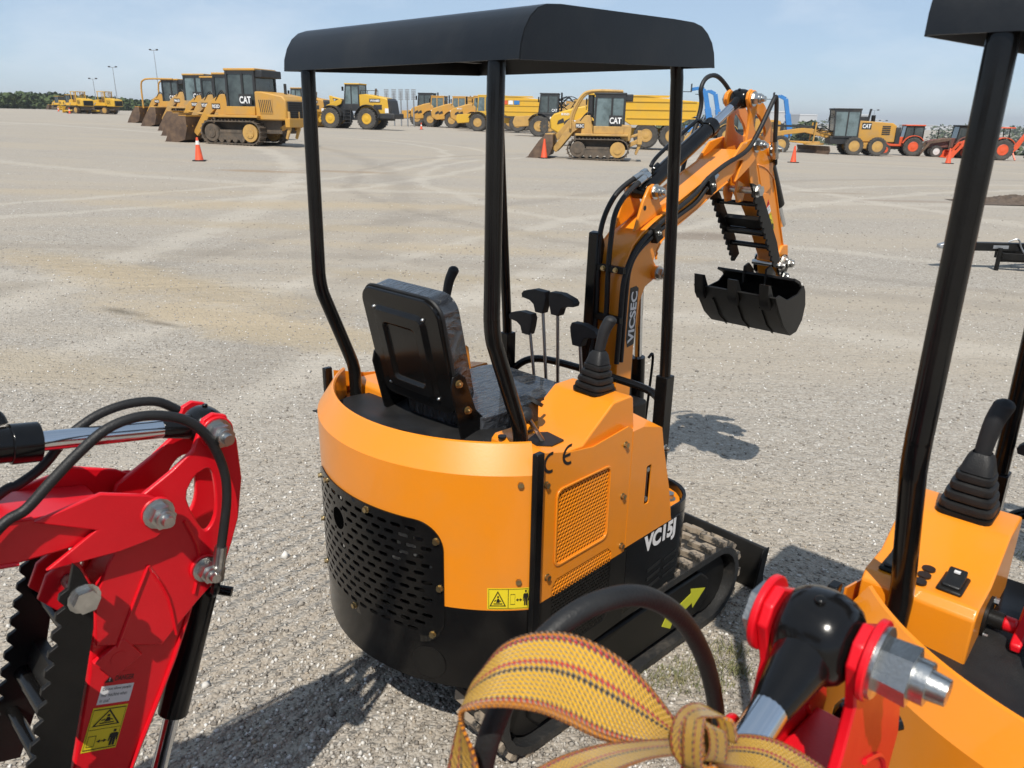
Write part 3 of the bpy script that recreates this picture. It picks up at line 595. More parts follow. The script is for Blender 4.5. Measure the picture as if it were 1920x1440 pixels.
def wheel_loader(label, px, py, az, sc, paint, nm):
    t = mach('wheel_loader', label, 'wheel loader', px, py, az, sc)
    for x in (0, 3.6):
        for y in (-1.1, 1.1): wheel(t, x, y, .93, .72, paint, 24, .5)
    g = G().prism([(-2.2, 1.35), (.6, 1.35), (.9, 1.7), (.9, 3.0), (.2, 3.05), (-1.6, 2.75), (-2.05, 2.5)], -.85, .85); h = obj('engine_hood', g, paint, t, .08)
    obj('rear_grille', G().prism([(-2.3, 1.35), (-2.0, 1.35), (-1.85, 2.72), (-2.12, 2.52)], -.9, .9), DKGREY, t, .03)
    obj('counterweight', G().box(-2.6, -.9, -1.15, 1.15, .95, 1.42), DKGREY, t, .06); obj('rear_frame', G().box(-2.0, 1.6, -.5, .5, .8, 1.4), DKGREY, t); obj('front_frame', G().prism([(2.0, .8), (4.3, .7), (4.3, 1.5), (3.4, 2.6), (2.6, 2.6), (2.2, 1.6)], -.45, .45), DKGREY, t, .03)
    fenders(t, 0, .93, 1.2, 1.02, .4, .12, .97, DKGREY); fenders(t, 3.6, .93, 1.1, 1.02, .38, .3, .93, DKGREY)
    obj('cab_base', G().box(.9, 2.5, -.85, .85, 1.6, 2.15), DKGREY, t, .03); cab(t, .95, 2.4, .8, 2.1, 3.85, DKGREY, PALEG, paint, .2, .08, (.5,))
    g = G()
    for i in range(5): g.box(1.65, 2.35, .95, 1.2, .55+.3*i, .6+.3*i)
    g.box(1.62, 1.68, 1.16, 1.2, .5, 2.0); g.box(2.32, 2.38, 1.16, 1.2, .5, 2.0); obj('ladder', g, DKGREY, t)
    for y in (-.55, .55):
        obj('lift_arm', G().prism([(2.7, 2.5), (3.0, 2.6), (4.3, 2.05), (5.3, .75), (5.1, .5), (4.9, .6), (4.1, 1.65), (2.8, 2.2)], y-.08, y+.08), paint, t, .03)
    obj('tilt_lever', G().prism([(3.7, 2.2), (4.0, 2.9), (4.25, 2.9), (4.2, 2.2), (5.0, 1.3), (4.8, 1.2)], -.1, .1), paint, t, .03); obj('tilt_cylinder', G().cyl((2.7, 0, 2.5), (3.95, 0, 2.75), .1, 10), paint, t)
    bucket(t, 5.2, .05, 1.3, 1.4, 1.5, paint, paint); obj('exhaust', G().cyl((-.2, -.3, 2.9), (-.3, -.3, 3.55), .1, 10), TRK, t)
    r = G()
    for x in (-.9, .1, .8): r.cyl((x, .7, 2.8), (x, .7, 3.35), .025, 6)
    r.cyl((-.9, .7, 3.35), (.8, .7, 3.35), .025, 6); obj('handrail', r, FLATB, t)
    obj('side_vent', G().box(-1.3, -.5, .85, .875, 1.75, 2.15), DKGREY, t); logo(t, nm, -1.1, .86, 2.4, .95, .2, 1, WHITE, DKGREY)
    for i, (z, y) in enumerate(((3.3, 1.0), (3.6, -1.0))): obj('mirror', G().box(2.35, 2.45, y-.1, y+.12, z, z+.35), FLATB, t)
    obj('notice_sticker', G().box(-1.95, -1.6, .86, .885, 1.45, 1.85), WHITE, t)
    return t
wheel_loader('big bright yellow wheel loader with black counterweight, bucket facing left', 700, 243, -76, 1.1, KOMY, 'WA480')
wheel_loader('yellow wheel loader mostly hidden behind the nearest crawler loader ripper', 590, 236, -70, 1.0, CATY, '950')
def dump_truck(label, px, py, az, sc=1., body=True, paint=CATY, cabm=None, nose=True, num='B35D', name='dump_truck', cat='dump truck', stripes=True, back=True):
    t = mach(name, label, cat, px, py, az, sc); cabm = cabm or paint
    xs = [0]+([-4.4, -6.3] if back else [-1.0])
    for x in xs:
        for y in (-1.15, 1.15): wheel(t, x, y, .92, .68, TANY, 22, .5)
    obj('chassis', G().box(-7.2 if back else -2.0, 1.6, -.45, .45, .9, 1.45), paint, t)
    if nose:
        h = obj('hood', G().prism([(.2, 1.15), (2.2, .95), (2.75, 1.25), (2.8, 2.0), (2.5, 2.35), (1.0, 2.8), (.2, 2.95), (-.3, 2.5), (-.3, 1.95)], -1.0, 1.0), paint, t, .1)
        for y in (-1.01, 1.01):
            for k in range(2): obj('air_scoop', G().prism([(1.2+.5*k, 1.75), (1.75+.5*k, 1.6), (1.68+.5*k, 1.85), (1.3+.5*k, 2.05)], y-.02, y+.02), DKGREY, h)
        obj('nose_grille', G().box(2.72, 2.84, -.7, .7, 1.3, 1.9), DKGREY, h)
        for y in (-.75, .75): obj('headlight', G().box(2.7, 2.83, y-.14, y+.14, 1.95, 2.12), WHITE, h)
        if num: logo(t, num, 1.35, 1.005, 2.25, .6, .16, 1, WHITE)
    else: obj('front_deck', G().prism([(-.2, 1.0), (2.3, .8), (2.5, 1.2), (2.3, 1.75), (-.2, 1.9)], -.9, .9), paint, t, .06)
    fenders(t, 0, .92, 1.12, 1.15, .38, .15, .87, DKGREY if not nose else paint)
    obj('cab_base', G().box(-1.7, .2, -.9, .9, 1.5, 2.05), cabm, t, .03); cab(t, -1.65, .1, .82, 2.0, 3.7, cabm, PALEG if cabm is paint else GLASS, cabm, .18, .09, (.5,))
    obj('exhaust', G().cyl((-1.9, -.9, 2.0), (-1.9, -.9, 3.9), .09, 10), DKGREY, t)
    for y in (-1.15, 1.15): obj('mirror', G().box(.05, .15, y-.1, y+.1, 3.0, 3.45), FLATB, t)
    if body:
        g = G().prism([(-2.1, 3.75), (-2.1, 2.3), (-3.2, 1.65), (-6.6, 1.65), (-8.2, 2.5), (-8.2, 3.3), (-3.0, 3.75)], -1.5, 1.5); b = obj('dump_body', g, paint, t, .05)
        if stripes:
            for z in (2.15, 2.75, 3.3, 3.68):
                for y in (-1.53, 1.53): obj('body_rib', G().box(-7.9 if z < 3.4 else -6, -2.2 if z > 2.3 else -2.9, y-.03, y+.03, z-.04, z+.04), paint, b)
    return t
dump_truck('yellow articulated dump truck in front of the row, nose left, ribbed body', 1100, 275, -82, .88, True, KOMY)
dump_truck('dump truck with rounded nose just left of the near black post', 890, 243, -84, 1.08, True, CATY)
dump_truck('dump truck with stepped hood, second left of the near black post', 852, 240, -80, 1.08, True, CATY, num=None)
dump_truck('low nosed dump truck beside the small white collared cone', 813, 238, -78, 1.08, False, CATY, num='')
dump_truck('brown cabbed rigid hauler right behind the big wheel loader', 790, 236, -75, 1.2, False, CATY, DKGREY, False, '', 'hauler', 'hauler')
dump_truck('yellow dump truck at the back with a red and blue badge on its body', 898, 246, -86, 1.05, True, KOMY, None, False, '')
bd = [o for o in bpy.data.objects if o.get('label', '').startswith('yellow dump truck at the back with a red')][0]
obj('badge', G().box(-3.3, -2.95, 1.56, 1.59, 2.85, 3.25), KUBO, bd); obj('badge', G().box(-4.6, -4.0, 1.56, 1.59, 2.85, 3.25), TELEB, bd); obj('badge', G().box(-3.9, -3.4, 1.56, 1.59, 2.85, 3.25), WHITE, bd)
for q in (('yellow truck with a rounded roof behind the low nosed dump truck', 866, 233, -80, 1.22, True, CATY, None, True, ''), ('worn yellow dump truck half hidden behind the near black canopy post', 985, 240, -84, 1.15, True, TANY, None, True, ''), ('yellow truck at the back just left of the black cabbed tractor unit', 930, 236, -84, 1.2, True, KOMY, None, True, ''),
          ('yellow truck body seen above the arms of the old crawler loader', 1060, 246, -84, 1.1, True, CATY, None, True, '')): dump_truck(*q)
for k, (px, lb) in enumerate(((724, 'grey slatted mast panel, leftmost of five behind the wheel loader'), (738, 'grey slatted mast panel, second from left of five'), (751, 'grey slatted mast panel, middle one of five'), (763, 'grey slatted mast panel, fourth from left of five'), (775, 'grey slatted mast panel, rightmost of five'))):
    a = at(px, 167, 110); z0 = ter(a.x, 110); t = thing('slatted_mast', lb, 'mast', (a.x, 110, z0), 0, 'grey mast panels behind the wheel loader'); h = a.z-z0
    obj('pole', G().cyl((0, 0, 0), (0, 0, h-.4), .09, 8), GALV, t)
    for i in range(7): obj('slat', G().box(-.3, .3, -.06, .06, h-1.35+.2*i, h-1.22+.2*i), GALV, t)
st = dump_truck('black cabbed yellow tractor unit with bare hoses behind its cab', 1012, 256, -84, 1.05, False, TANY, DKGREY, False, '', 'scraper_tractor', 'tractor unit', False, False)
g = G(); rr = random.Random(5)
for k in range(12): g.tube([(-1.7, rr.uniform(-.6, .9), rr.uniform(2.3, 3.4)), (-2.6, rr.uniform(-.6, .9), rr.uniform(2.2, 3.6)), (-3.4, rr.uniform(-.6, .9), rr.uniform(2, 3.4)), (-4.2, rr.uniform(-.5, .8), rr.uniform(1.6, 2.6))], .04, 6, 4)
obj('hose_bundle', g, FLATB, st); obj('gooseneck', G().prism([(-1.8, 1.4), (-1.8, 2.2), (-3.2, 3.3), (-4.8, 3.3), (-5.0, 2.7), (-3.4, 2.7), (-2.4, 1.4)], -.35, .35), TANY, st, .04)
logo(st, 'CAT', -1.6, .9, 2.2, .5, .25, 1)
p = gp(955, 244)
def grader(label, px, py, az, sc, paint, lab=True):
    t = mach('motor_grader', label, 'grader', px, py, az, sc)
    for x in (-.85, .85):
        for y in (-1.0, 1.0): wheel(t, x, y, .68, .4, TANY, 20, .58)
    for y in (-1.0, 1.0): wheel(t, 6.3, y, .68, .38, TANY, 20, .58)
    obj('tandem_case', G().box(-1.2, 1.2, -.78, .78, .5, .95), paint, t, .04)
    h = obj('engine_hood', G().prism([(-2.2, 1.0), (.55, 1.0), (.55, 2.55), (-1.9, 2.4), (-2.2, 2.2)], -.65, .65), paint, t, .06)
    for i in range(5): obj('vent_slat', G().box(-1.75, -1.15, .65, .68, 1.55+.14*i, 1.63+.14*i), DKGREY, h)
    obj('rear_frame', G().box(-2.5, -2.15, -.8, .8, .9, 2.1), DKGREY, t, .04); obj('hood_top', G().box(.0, .6, -.62, .62, 2.5, 2.85), DKGREY, t, .05)
    obj('exhaust', G().cyl((-.15, .2, 2.5), (-.25, .2, 3.4), .08, 10), DKGREY, t); obj('air_cleaner', G().cyl((-.6, -.1, 2.4), (-.6, -.1, 2.95), .16, 12), FLATB, t)
    cab(t, .62, 2.35, .75, 1.3, 3.3, DKGREY, PALEG, DKGREY, -.12, .08, (.5,)); obj('cab_base', G().box(.6, 2.6, -.7, .7, .8, 1.35), DKGREY, t, .03)
    g = G().prism([(2.2, 1.3), (2.2, 1.75), (4.6, 1.95), (6.5, 1.65), (6.7, 1.1), (6.2, 1.1), (5.9, 1.4), (4.4, 1.6), (2.6, 1.2)], -.18, .18); obj('front_frame', g, paint, t, .03)
    obj('front_axle', G().box(6.15, 6.45, -.9, .9, .55, .85), TANY, t, .03); obj('front_top', G().prism([(3.6, 1.95), (6.6, 2.0), (6.5, 2.15), (3.8, 2.12)], -.2, .2), DKGREY, t)
    obj('drawbar', G().prism([(6.3, 1.0), (4.2, .75), (3.2, .75), (3.2, .95), (4.2, .95)], -.35, .35), paint, t, .02); obj('circle', G().cyl((3.6, 0, .7), (3.6, 0, .85), .75, 24), TANY, t)
    g = G()
    for y in (-.6, .6): g.cyl((3.7, y, 2.35), (3.8, y, .8), .06, 10)
    obj('lift_cylinder', g, paint, t); g = G(); r = random.Random(2)
    for k in range(8): g.tube([(2.4, r.uniform(-.4, .4), 1.7), (3.1, r.uniform(-.5, .5), r.uniform(1.6, 2.2)), (3.8, r.uniform(-.6, .6), r.uniform(1.2, 2.2))], .03, 6, 3)
    obj('hydraulic_hose', g, RUBBER, t)
    M = Matrix.Translation((3.7, 0, 0)) @ Matrix.Rotation(R(24), 4, 'Z') @ Matrix.Translation((-3.7, 0, 0))
    obj('blade', G().prism([(3.55, .05), (3.65, .05), (3.55, .35), (3.68, .66), (3.58, .66), (3.45, .35)], -1.95, 1.95).xf(M), DIRTS, t)
    if lab: logo(t, 'CAT', -.3, .66, 2.0, .62, .3, 1, WHITE, DKGREY)
    g = G()
    for i in range(3): g.tube([(2.5, .8, 2.9-.1*i), (2.9, 1.1, 3.0-.15*i), (3.0, 1.1, 2.6-.15*i)], .02, 5, 3)
    obj('mirror_arm', g, FLATB, t)
grader('yellow motor grader with black cab, whole side in view', 1612, 291, -83, .94, CATY)
grader('second motor grader, half hidden behind the orange arm', 1420, 268, -80, 1.0, CATY, False)
def tractor(label, px, py, az, sc, paint, rim, cabm=None, canopy=None, loader=None, hoe=None, hood=True):
    t = mach('farm_tractor' if not hoe else 'backhoe_loader', label, 'tractor' if not hoe else 'backhoe loader', px, py, az, sc)
    for y in (-.85, .85): wheel(t, 0, y, .82, .48, rim, 20, .52); wheel(t, 2.3, y*.9, .5, .32, rim if rim is not MAROON else WHITEP, 16, .55)
    obj('hood', G().prism([(.7, .8), (2.9, .8), (2.9, 1.25), (2.6, 1.5), (.7, 1.65)], -.36, .36), paint, t, .06); obj('chassis', G().box(-.6, 2.5, -.3, .3, .55, .95), FLATB, t, .03)
    fenders(t, 0, .82, .95, .85, .28, .1, .82, paint)
    if cabm: cab(t, -.75, .85, .72, 1.1, 2.6, cabm, GLASS, paint if canopy is None else canopy, .15, .07, (.5,))
    else:
        g = G()
        for y in (-.6, .6): g.cyl((-.5, y, 1.2), (-.4, y, 2.5), .04, 8)
        obj('roll_bar', g, FLATB, t); obj('canopy', G().box(-.8, .7, -.65, .65, 2.48, 2.58), canopy or paint, t, .03); obj('seat', G().box(-.4, .1, -.25, .25, 1.2, 1.75), FLATB, t, .04)
        obj('steering_wheel', G().lathe([(.2, 0), (.22, .02), (.2, .04)], (.55, 0, 1.65), (.4, 0, 1), 16), FLATB, t)
    obj('exhaust', G().cyl((2.2, .2, 1.5), (2.2, .2, 2.3), .04, 8), FLATB, t)
    if loader:
        g = G()
        for y in (-.55, .55): g.prism([(1.2, 1.55), (1.4, 1.65), (2.9, 1.35), (3.6, .35), (3.4, .25), (2.75, 1.15), (1.25, 1.4)], y-.05, y+.05); g.box(1.15, 1.3, y-.06, y+.06, .6, 1.6)
        obj('loader_arm', g, loader, t, .02); bucket(t, 3.5, .04, .75, .65, .95, loader)
    if hoe:
        g = G().prism([(-.9, .7), (-1.1, 1.0), (-1.9, 2.35), (-2.15, 2.3), (-1.5, .9), (-1.2, .6)], -.09, .09); obj('backhoe_boom', g, hoe, t, .02)
        obj('dipper', G().prism([(-1.85, 2.35), (-2.2, 2.4), (-2.75, .75), (-2.55, .65)], -.08, .08), hoe, t, .02)
        obj('backhoe_bucket', G().prism([(-2.8, .8), (-2.45, .7), (-2.1, .25), (-2.5, .1), (-2.9, .4)], -.22, .22), DIRTS, t, .02)
        g = G()
        for y in (-.8, .8): bar(g, (-.9, y*.6, .8), (-1.1, y*1.2, .05), .1, .1)
        obj('stabiliser', g, hoe, t)
    return t
tractor('orange roofed tractor with red wheel rims right of the grader', 1703, 292, -78, .84, KUBO, KUBO, FLATB)
tractor('faded maroon loader tractor with a dark cab and rusty bucket', 1800, 296, -80, .88, MAROON, MAROON, FLATB, FLATB, DIRTS)
tractor('bright red tractor with red canopy, front loader and backhoe', 1866, 300, -80, .9, KUBO, KUBO, None, KUBO, KUBO, KUBO)
tractor('yellow backhoe loader behind the orange roofed tractor', 1740, 283, -84, .88, CATY, CATY, DKGREY, None, None, CATY)
tractor('yellow backhoe behind the maroon loader tractor cab', 1838, 284, -84, .9, CATY, CATY, FLATB, None, CATY, CATY)
tractor('yellow backhoe loader seen under the orange boom', 1360, 272, -80, 1.05, TANY, TANY, DKGREY, None, TANY, None)
def telehandler(label, px, py, az, sc, m, ang, ln, tip=True):
    t = mach('telehandler', label, 'telehandler', px, py, az, sc, 'telehandlers with raised booms behind the orange arm')
    for x in (-1.6, 1.6):
        for y in (-1.0, 1.0): wheel(t, x, y, .65, .42, m, 18, .55)
    obj('chassis', G().box(-2.6, 2.4, -.7, .7, .6, 1.3), m, t, .05); cab(t, -.6, .9, .42, 1.2, 2.6, FLATB, GLASS, FLATB, .1, .06, (.5,)); obj('engine_pod', G().box(-1.4, 1.2, -1.2, -.55, .7, 1.5), m, t, .06)
    a = R(ang); b = (-2.2, 0, 1.7); e = (b[0]+ln*math.cos(a), 0, b[2]+ln*math.sin(a)); mid = (b[0]+ln*.5*math.cos(a), 0, b[2]+ln*.5*math.sin(a))
    g = G(); bar(g, b, mid, .7, .85); bo = obj('boom', g, m, t, .03); g = G(); bar(g, mid, e, .56, .66); obj('inner_boom', g, m, t, .02)
    k = (e[0]+1.0*math.cos(a-.9), 0, e[2]+1.0*math.sin(a-.9)); k2 = (k[0]+1.0*math.cos(a-1.5), 0, k[2]+1.0*math.sin(a-1.5)); g = G(); bar(g, e, k, .45, .55); bar(g, k, k2, .42, .45); obj('boom_head', g, m, t, .02)
    g = G(); g.box(k2[0], k2[0]+.12, -.7, .7, k2[2]-.35, k2[2]+.75); obj('fork_carriage', g, FLATB, t)
    for y in (-.45, .45): obj('fork', G().box(k2[0]+.1, k2[0]+1.3, y-.07, y+.07, k2[2]-.35, k2[2]-.28), FLATB, t)
    obj('lift_cylinder', G().cyl((-.4, 0, 1.2), (mid[0]-.2, 0, mid[2]-.3), .12, 10), CHROME, t)
for lab, px, py, az, m, ang, ln in (('blue telehandler nearest the black canopy post, boom almost upright', 1322, 254, -82, TELEB, 76, 4.9), ('blue telehandler with raised boom behind the chrome arm rod', 1352, 252, -82, TELEB, 76, 4.9), ('blue telehandler with raised boom left of the orange arm ears', 1384, 252, -82, TELEB, 76, 4.8),
                                    ('blue telehandler with its boom just right of the orange arm', 1452, 262, -82, TELEB, 76, 4.9), ('grey telehandler with raised boom left of the second grader cab', 1506, 266, -82, TELEG, 66, 4.9), ('blue telehandler with curved boom next to the grader mirrors', 1532, 268, -82, TELEB, 78, 4.9), ('blue telehandler half hidden behind the black canopy post', 1300, 256, -82, TELEB, 76, 4.6)):
    telehandler(lab, px, py, az, {262: .86, 266: .80, 268: .80}.get(py, 1.0), m, ang, ln)
# white lorry, white trailers, drawbar trailer
def lorry(label, px, py, az, sc):
    t = mach('lorry', label, 'lorry', px, py, az, sc, None)
    obj('cab', G().prism([(0, .9), (2.2, .9), (2.2, 2.0), (1.3, 2.1), (.9, 3.1), (.2, 3.5), (-1.0, 3.5), (-1.0, .9)], -1.1, 1.1), WHITEP, t, .1); obj('windscreen', G().prism([(1.33, 2.15), (1.36, 2.15), (.97, 3.0), (.94, 3.0)], -1.0, 1.0), GLASS, t)
    for y in (-1.105, 1.105): obj('window', G().prism([(-.2, 2.1), (.95, 2.1), (.65, 2.9), (-.2, 2.9)], y-.01, y+.01), GLASS, t)
    obj('chassis', G().box(-6, 2.2, -.5, .5, .7, 1.0), FLATB, t)
    for x in (1.2, -3.6, -4.9):
        for y in (-.95, .95): wheel(t, x, y, .5, .3, GALV, 16, .6)
lorry('small white lorry in front of the woodland on the left', 84, 204, -100, 1.0)
def van(label, px, py, az):
    t = mach('box_trailer', label, 'trailer', px, py, az, 1., 'white trailers behind the red tractor')
    b = obj('box', G().box(-4.5, 4.5, -1.2, 1.2, 1.1, 3.3), WHITEP, t, .05); obj('side_stripe', G().box(-4.4, 4.4, 1.2, 1.215, 1.3, 1.5), FLATB, b)
    for x in (-3.4, -2.2):
        for y in (-1, 1): wheel(t, x, y, .5, .3, GALV, 16, .6)
van('long white trailer just right of the black post at the right edge', 1885, 279, 88); van('second white trailer at the right edge', 1990, 281, 88)
p = gp(1790, 503); t = thing('flatbed_trailer', 'black drawbar trailer at the right edge, coupler pointing left', 'trailer', (p.x, p.y, p.z), R(-3))
fr = G(); fr.box(-.05, 2.2, -.05, .05, .25, .36); obj('drawbar', fr, FLATB, t, .006)
for s in (-1, 1):
    g = G(); bar(g, (.55, s*.07, .19), (2.3, s*.75, .22), .07, .09); obj('side_rail', g, FLATB, t, .006)
g = G(); g.box(2.1, 6, -.9, .9, .2, .3); obj('bed_frame', g, FLATB, t, .01); obj('deck', G().box(2.0, 6, -1.0, 1.0, .30, .36), FLATB, t)
obj('coupler', G().prism([(-.28, .27), (.02, .25), (.02, .36), (-.15, .36), (-.28, .32)], -.05, .05), GALV, t, .012); obj('coupler_latch', G().prism([(-.18, .36), (.04, .36), (.04, .46), (-.12, .45)], -.04, .04), GALV, t, .006)
obj('data_plate', G().box(.42, .62, -.056, -.05, .285, .33), GALV, t); obj('round_sticker', G().cyl((.98, -.051, .305), (.98, -.054, .305), .045, 20), WHITE, t)
obj('safety_chain', G().tube([(.6, -.06, .38), (.7, -.09, .42), (.78, -.07, .3), (.85, -.1, .22), (.9, -.06, .33)], .011, 6), GALV, t)
obj('wiring', G().tube([(1.45, -.06, .36), (1.38, -.14, .38), (1.28, -.2, .22), (1.2, -.22, .14)], .01, 6), WHITE, t); obj('wiring', G().tube([(1.9, -.4, .3), (1.75, -.42, .33), (1.4, -.35, .18), (1.3, -.3, .13)], .012, 6), WHITE, t); obj('lower_tube', G().cyl((.5, -.05, .14), (2.2, -.3, .16), .03, 10), FLATB, t); obj('jack_leg', G().cyl((.5, -.09, .0), (.5, -.09, .3), .028, 12), FLATB, t)
for y in (-1.1, 1.1): wheel(t, 4.2, y, .33, .22, WHITEP, 16, .6)
g = G(); p = gp(1905, 382); r = random.Random(4)
g.grid(lambda u, v: Vector((p.x+(-1.5+3.4*u), p.y-.7+1.4*v, max(-.02, ter(p.x, p.y)-.02+.2*max(0, 1-(2*u-1)**2)*max(0, 1-(2*v-1)**2)*(.7+.6*r.random())))), 40, 20)
tag(obj('dirt_heap', g, mat('dark_mulch', (.07, .05, .035), .95, 0, .4, 9, .5, 30, 0, (.13, .095, .07)), flat=False), 'low heap of dark brown soil at the right edge', kind='stuff')
# ---------------------------------------------------------------- mini excavators
XC, RR_, TH = -.2, .58, 54.0                      # rear shell: arc centre, radius, half angle
def rs(th, z, r=RR_): a = R(th); return Vector((XC-r*math.cos(a), r*math.sin(a), z))
def shell(g, prof, t0, t1, n=40, skip=None):      # profile [(r, z)] swept round the arc
    for i in range(n):
        a, b = t0+(t1-t0)*i/n, t0+(t1-t0)*(i+1)/n
        for (r0, z0), (r1, z1) in zip(prof[:-1], prof[1:]):
            if skip and skip((a+b)/2, (z0+z1)/2): continue
            g.add([rs(a, z0, r0), rs(b, z0, r0), rs(b, z1, r1), rs(a, z1, r1)], [(0, 1, 2, 3)])
    return g
def hexgrid(x0, x1, z0, z1, y, p, keep=None, d=.003):    # perforated sheet: a ring of quads round every hole
    g = G(); ro, ri = p/math.sqrt(3), p*.40; row = 0; z = z0
    while z <= z1:
        x = x0+(p/2 if row % 2 else 0)
        while x <= x1:
            if keep is None or keep(x, z):
                o = [(x+ro*math.cos(R(30+60*k)), z+ro*math.sin(R(30+60*k))) for k in range(6)]; i_ = [(x+ri*math.cos(R(30+60*k)), z+ri*math.sin(R(30+60*k))) for k in range(6)]
                g.add([(a, y, b) for a, b in o]+[(a, y, b) for a, b in i_]+[(a, y+d, b) for a, b in i_], [(k, (k+1) % 6, 6+(k+1) % 6, 6+k) for k in range(6)]+[(6+k, 6+(k+1) % 6, 12+(k+1) % 6, 12+k) for k in range(6)])
            x += p
        z += p*math.sqrt(3)/2; row += 1
    return g
def man_sign(parent, loc, xd, yd, w, h, tri_first=True, vertical=False, fmap=None):
    """yellow warning label: triangle with a figure, and a figure kept away from a box"""
    loc, xd, yd = Vector(loc), Vector(xd).normalized(), Vector(yd).normalized(); n = xd.cross(yd)
    def pl(pts, lift=.0006):
        if fmap: return [fmap(x, y, lift) for x, y in pts]
        return [loc+xd*(x*w)+yd*(y*h)+n*lift for x, y in pts]
    g = G(); n_ = 12
    for i in range(n_): g.add(pl([(i/n_, 0), ((i+1)/n_, 0), ((i+1)/n_, 1), (i/n_, 1)], .0002), [(0, 1, 2, 3)])
    d = obj('warning_label', g, YEL, parent, flat=True)
    g = G()
    def poly(pts): g.add(pl(pts, .0009), [tuple(range(len(pts)))])
    def ring(pts, k):
        cx = sum(p[0] for p in pts)/len(pts); cy = sum(p[1] for p in pts)/len(pts); inn = [(cx+(x-cx)*k, cy+(y-cy)*k) for x, y in pts]; m = len(pts)
        for i in range(m): j = (i+1) % m; poly([pts[i], pts[j], inn[j], inn[i]])
    asp = w/h
    A = (lambda u, v: (u*.5, v)) if not vertical else (lambda u, v: (u, .5+v*.5))
    B = (lambda u, v: (.5+u*.5, v)) if not vertical else (lambda u, v: (u, v*.5))
    for i in range(8): a_, b_ = .03+.94*i/8, .03+.94*(i+1)/8; poly([(a_, .04), (b_, .04), (b_, .06), (a_, .06)]); poly([(a_, .94), (b_, .94), (b_, .96), (a_, .96)])
    poly([(.03, .04), (.04, .04), (.04, .96), (.03, .96)]); poly([(.96, .04), (.97, .04), (.97, .96), (.96, .96)])
    e = [A(.98, .06), A(1.01, .06), A(1.01, .94), A(.98, .94)] if not vertical else [(.05, .495), (.95, .495), (.95, .505), (.05, .505)]; poly(e)
    ring([A(.5, .88), A(.1, .14), A(.9, .14)], .80)
    poly([A(.30, .24), A(.72, .24), A(.72, .29), A(.30, .29)]); poly([A(.42, .32), A(.60, .32), A(.56, .52), A(.48, .52)]); poly([A(.5, .42), A(.66, .36), A(.67, .40), A(.52, .48)]); poly([A(.47, .55), A(.55, .55), A(.55, .64), A(.47, .64)]); poly([A(.34, .36), A(.44, .42), A(.42, .46), A(.33, .41)])
    ring([B(.1, .22), B(.32, .22), B(.32, .72), B(.1, .72)], .90)
    poly([B(.36, .44), B(.46, .36), B(.46, .52)]); poly([B(.66, .44), B(.56, .36), B(.56, .52)]); poly([B(.44, .42), B(.58, .42), B(.58, .46), B(.44, .46)])
    poly([B(.72, .52), B(.94, .52), B(.92, .74), B(.74, .74)]); poly([B(.75, .16), B(.82, .16), B(.83, .54), B(.75, .54)]); poly([B(.84, .16), B(.91, .16), B(.91, .54), B(.83, .54)]); poly([B(.79, .78), B(.87, .78), B(.87, .90), B(.79, .90)]); poly([B(.69, .38), B(.73, .38), B(.75, .72), B(.71, .70)]); poly([B(.93, .38), B(.97, .38), B(.95, .70), B(.91, .72)])
    obj('pictogram', g, BLACKV, d, flat=True); return d
def boot(t, x, y, z, tilt=(.0, .0), pad=(.058, .056), lab=None):
    j = obj('joystick_boot', G().prism(rrect(-pad[0], pad[0], -pad[1], pad[1], .02, 3), -.004, .006, 'Z'), FLATB, t); j.location = (x, y, z); j.rotation_euler = (tilt[1], tilt[0], 0); j.scale = (.88, .88, .78)
    g = G(); prof = []; zz = .006
    for k, s in enumerate((.95, .86, .76, .66)):
        prof += [(s*pad[0]*.80, zz), (s*pad[0]*.98, zz+.003), (s*pad[0], zz+.006), (s*pad[0]*.97, zz+.019), (s*pad[0]*.80, zz+.0225), (s*pad[0]*.76, zz+.024)]; zz += .025
    prof += [(.034, zz), (.026, zz+.035), (.018, zz+.048)]
    n = 24; vs = []
    def sq(a, r): c, s = math.cos(a), math.sin(a); k = (abs(c)**5+abs(s)**5)**(-1/5); return (r*c*k, r*s*k)
    for (r, q) in prof:
        for i in range(n): a = 2*math.pi*i/n; u = sq(a, r); vs.append((u[0], u[1], q))
    g.add(vs, [(k*n+i, k*n+(i+1) % n, (k+1)*n+(i+1) % n, (k+1)*n+i) for k in range(len(prof)-1) for i in range(n)]); obj('bellows', g, RUBBER, j, ang=50)
    g = G(); p0 = Vector((0, 0, zz+.04)); pts = [p0, p0+Vector((.003, -.002, .045)), p0+Vector((.008, -.006, .09)), p0+Vector((.018, -.014, .125))]
    g.tube(pts[:1]+pts[1:], .018, 12, 4, (.0165, .0215)); g.ball(pts[-1], .022, 14, 8, (1, 1, .8)); obj('joystick_grip', g, GRIP, j, ang=80); return j
def lever(t, base, top, side, lab=None):
    o = obj('lever_rod', G().cyl(base, top, .0062, 10), STEELROD, t); T_ = Vector(top); g = G()
    y = side
    g.prism([(y*.020, -.062), (-y*.017, -.062), (-y*.026, -.03), (-y*.031, 0.002), (-y*.024, .020), (y*.03, .022), (y*.082, .008), (y*.092, -.004), (y*.088, -.017), (y*.05, -.022), (y*.03, -.034)], -.016, .016, 'X')
    g.xf(Matrix.Translation(T_)); obj('lever_grip', g, GRIP, o, .008, 3); return o
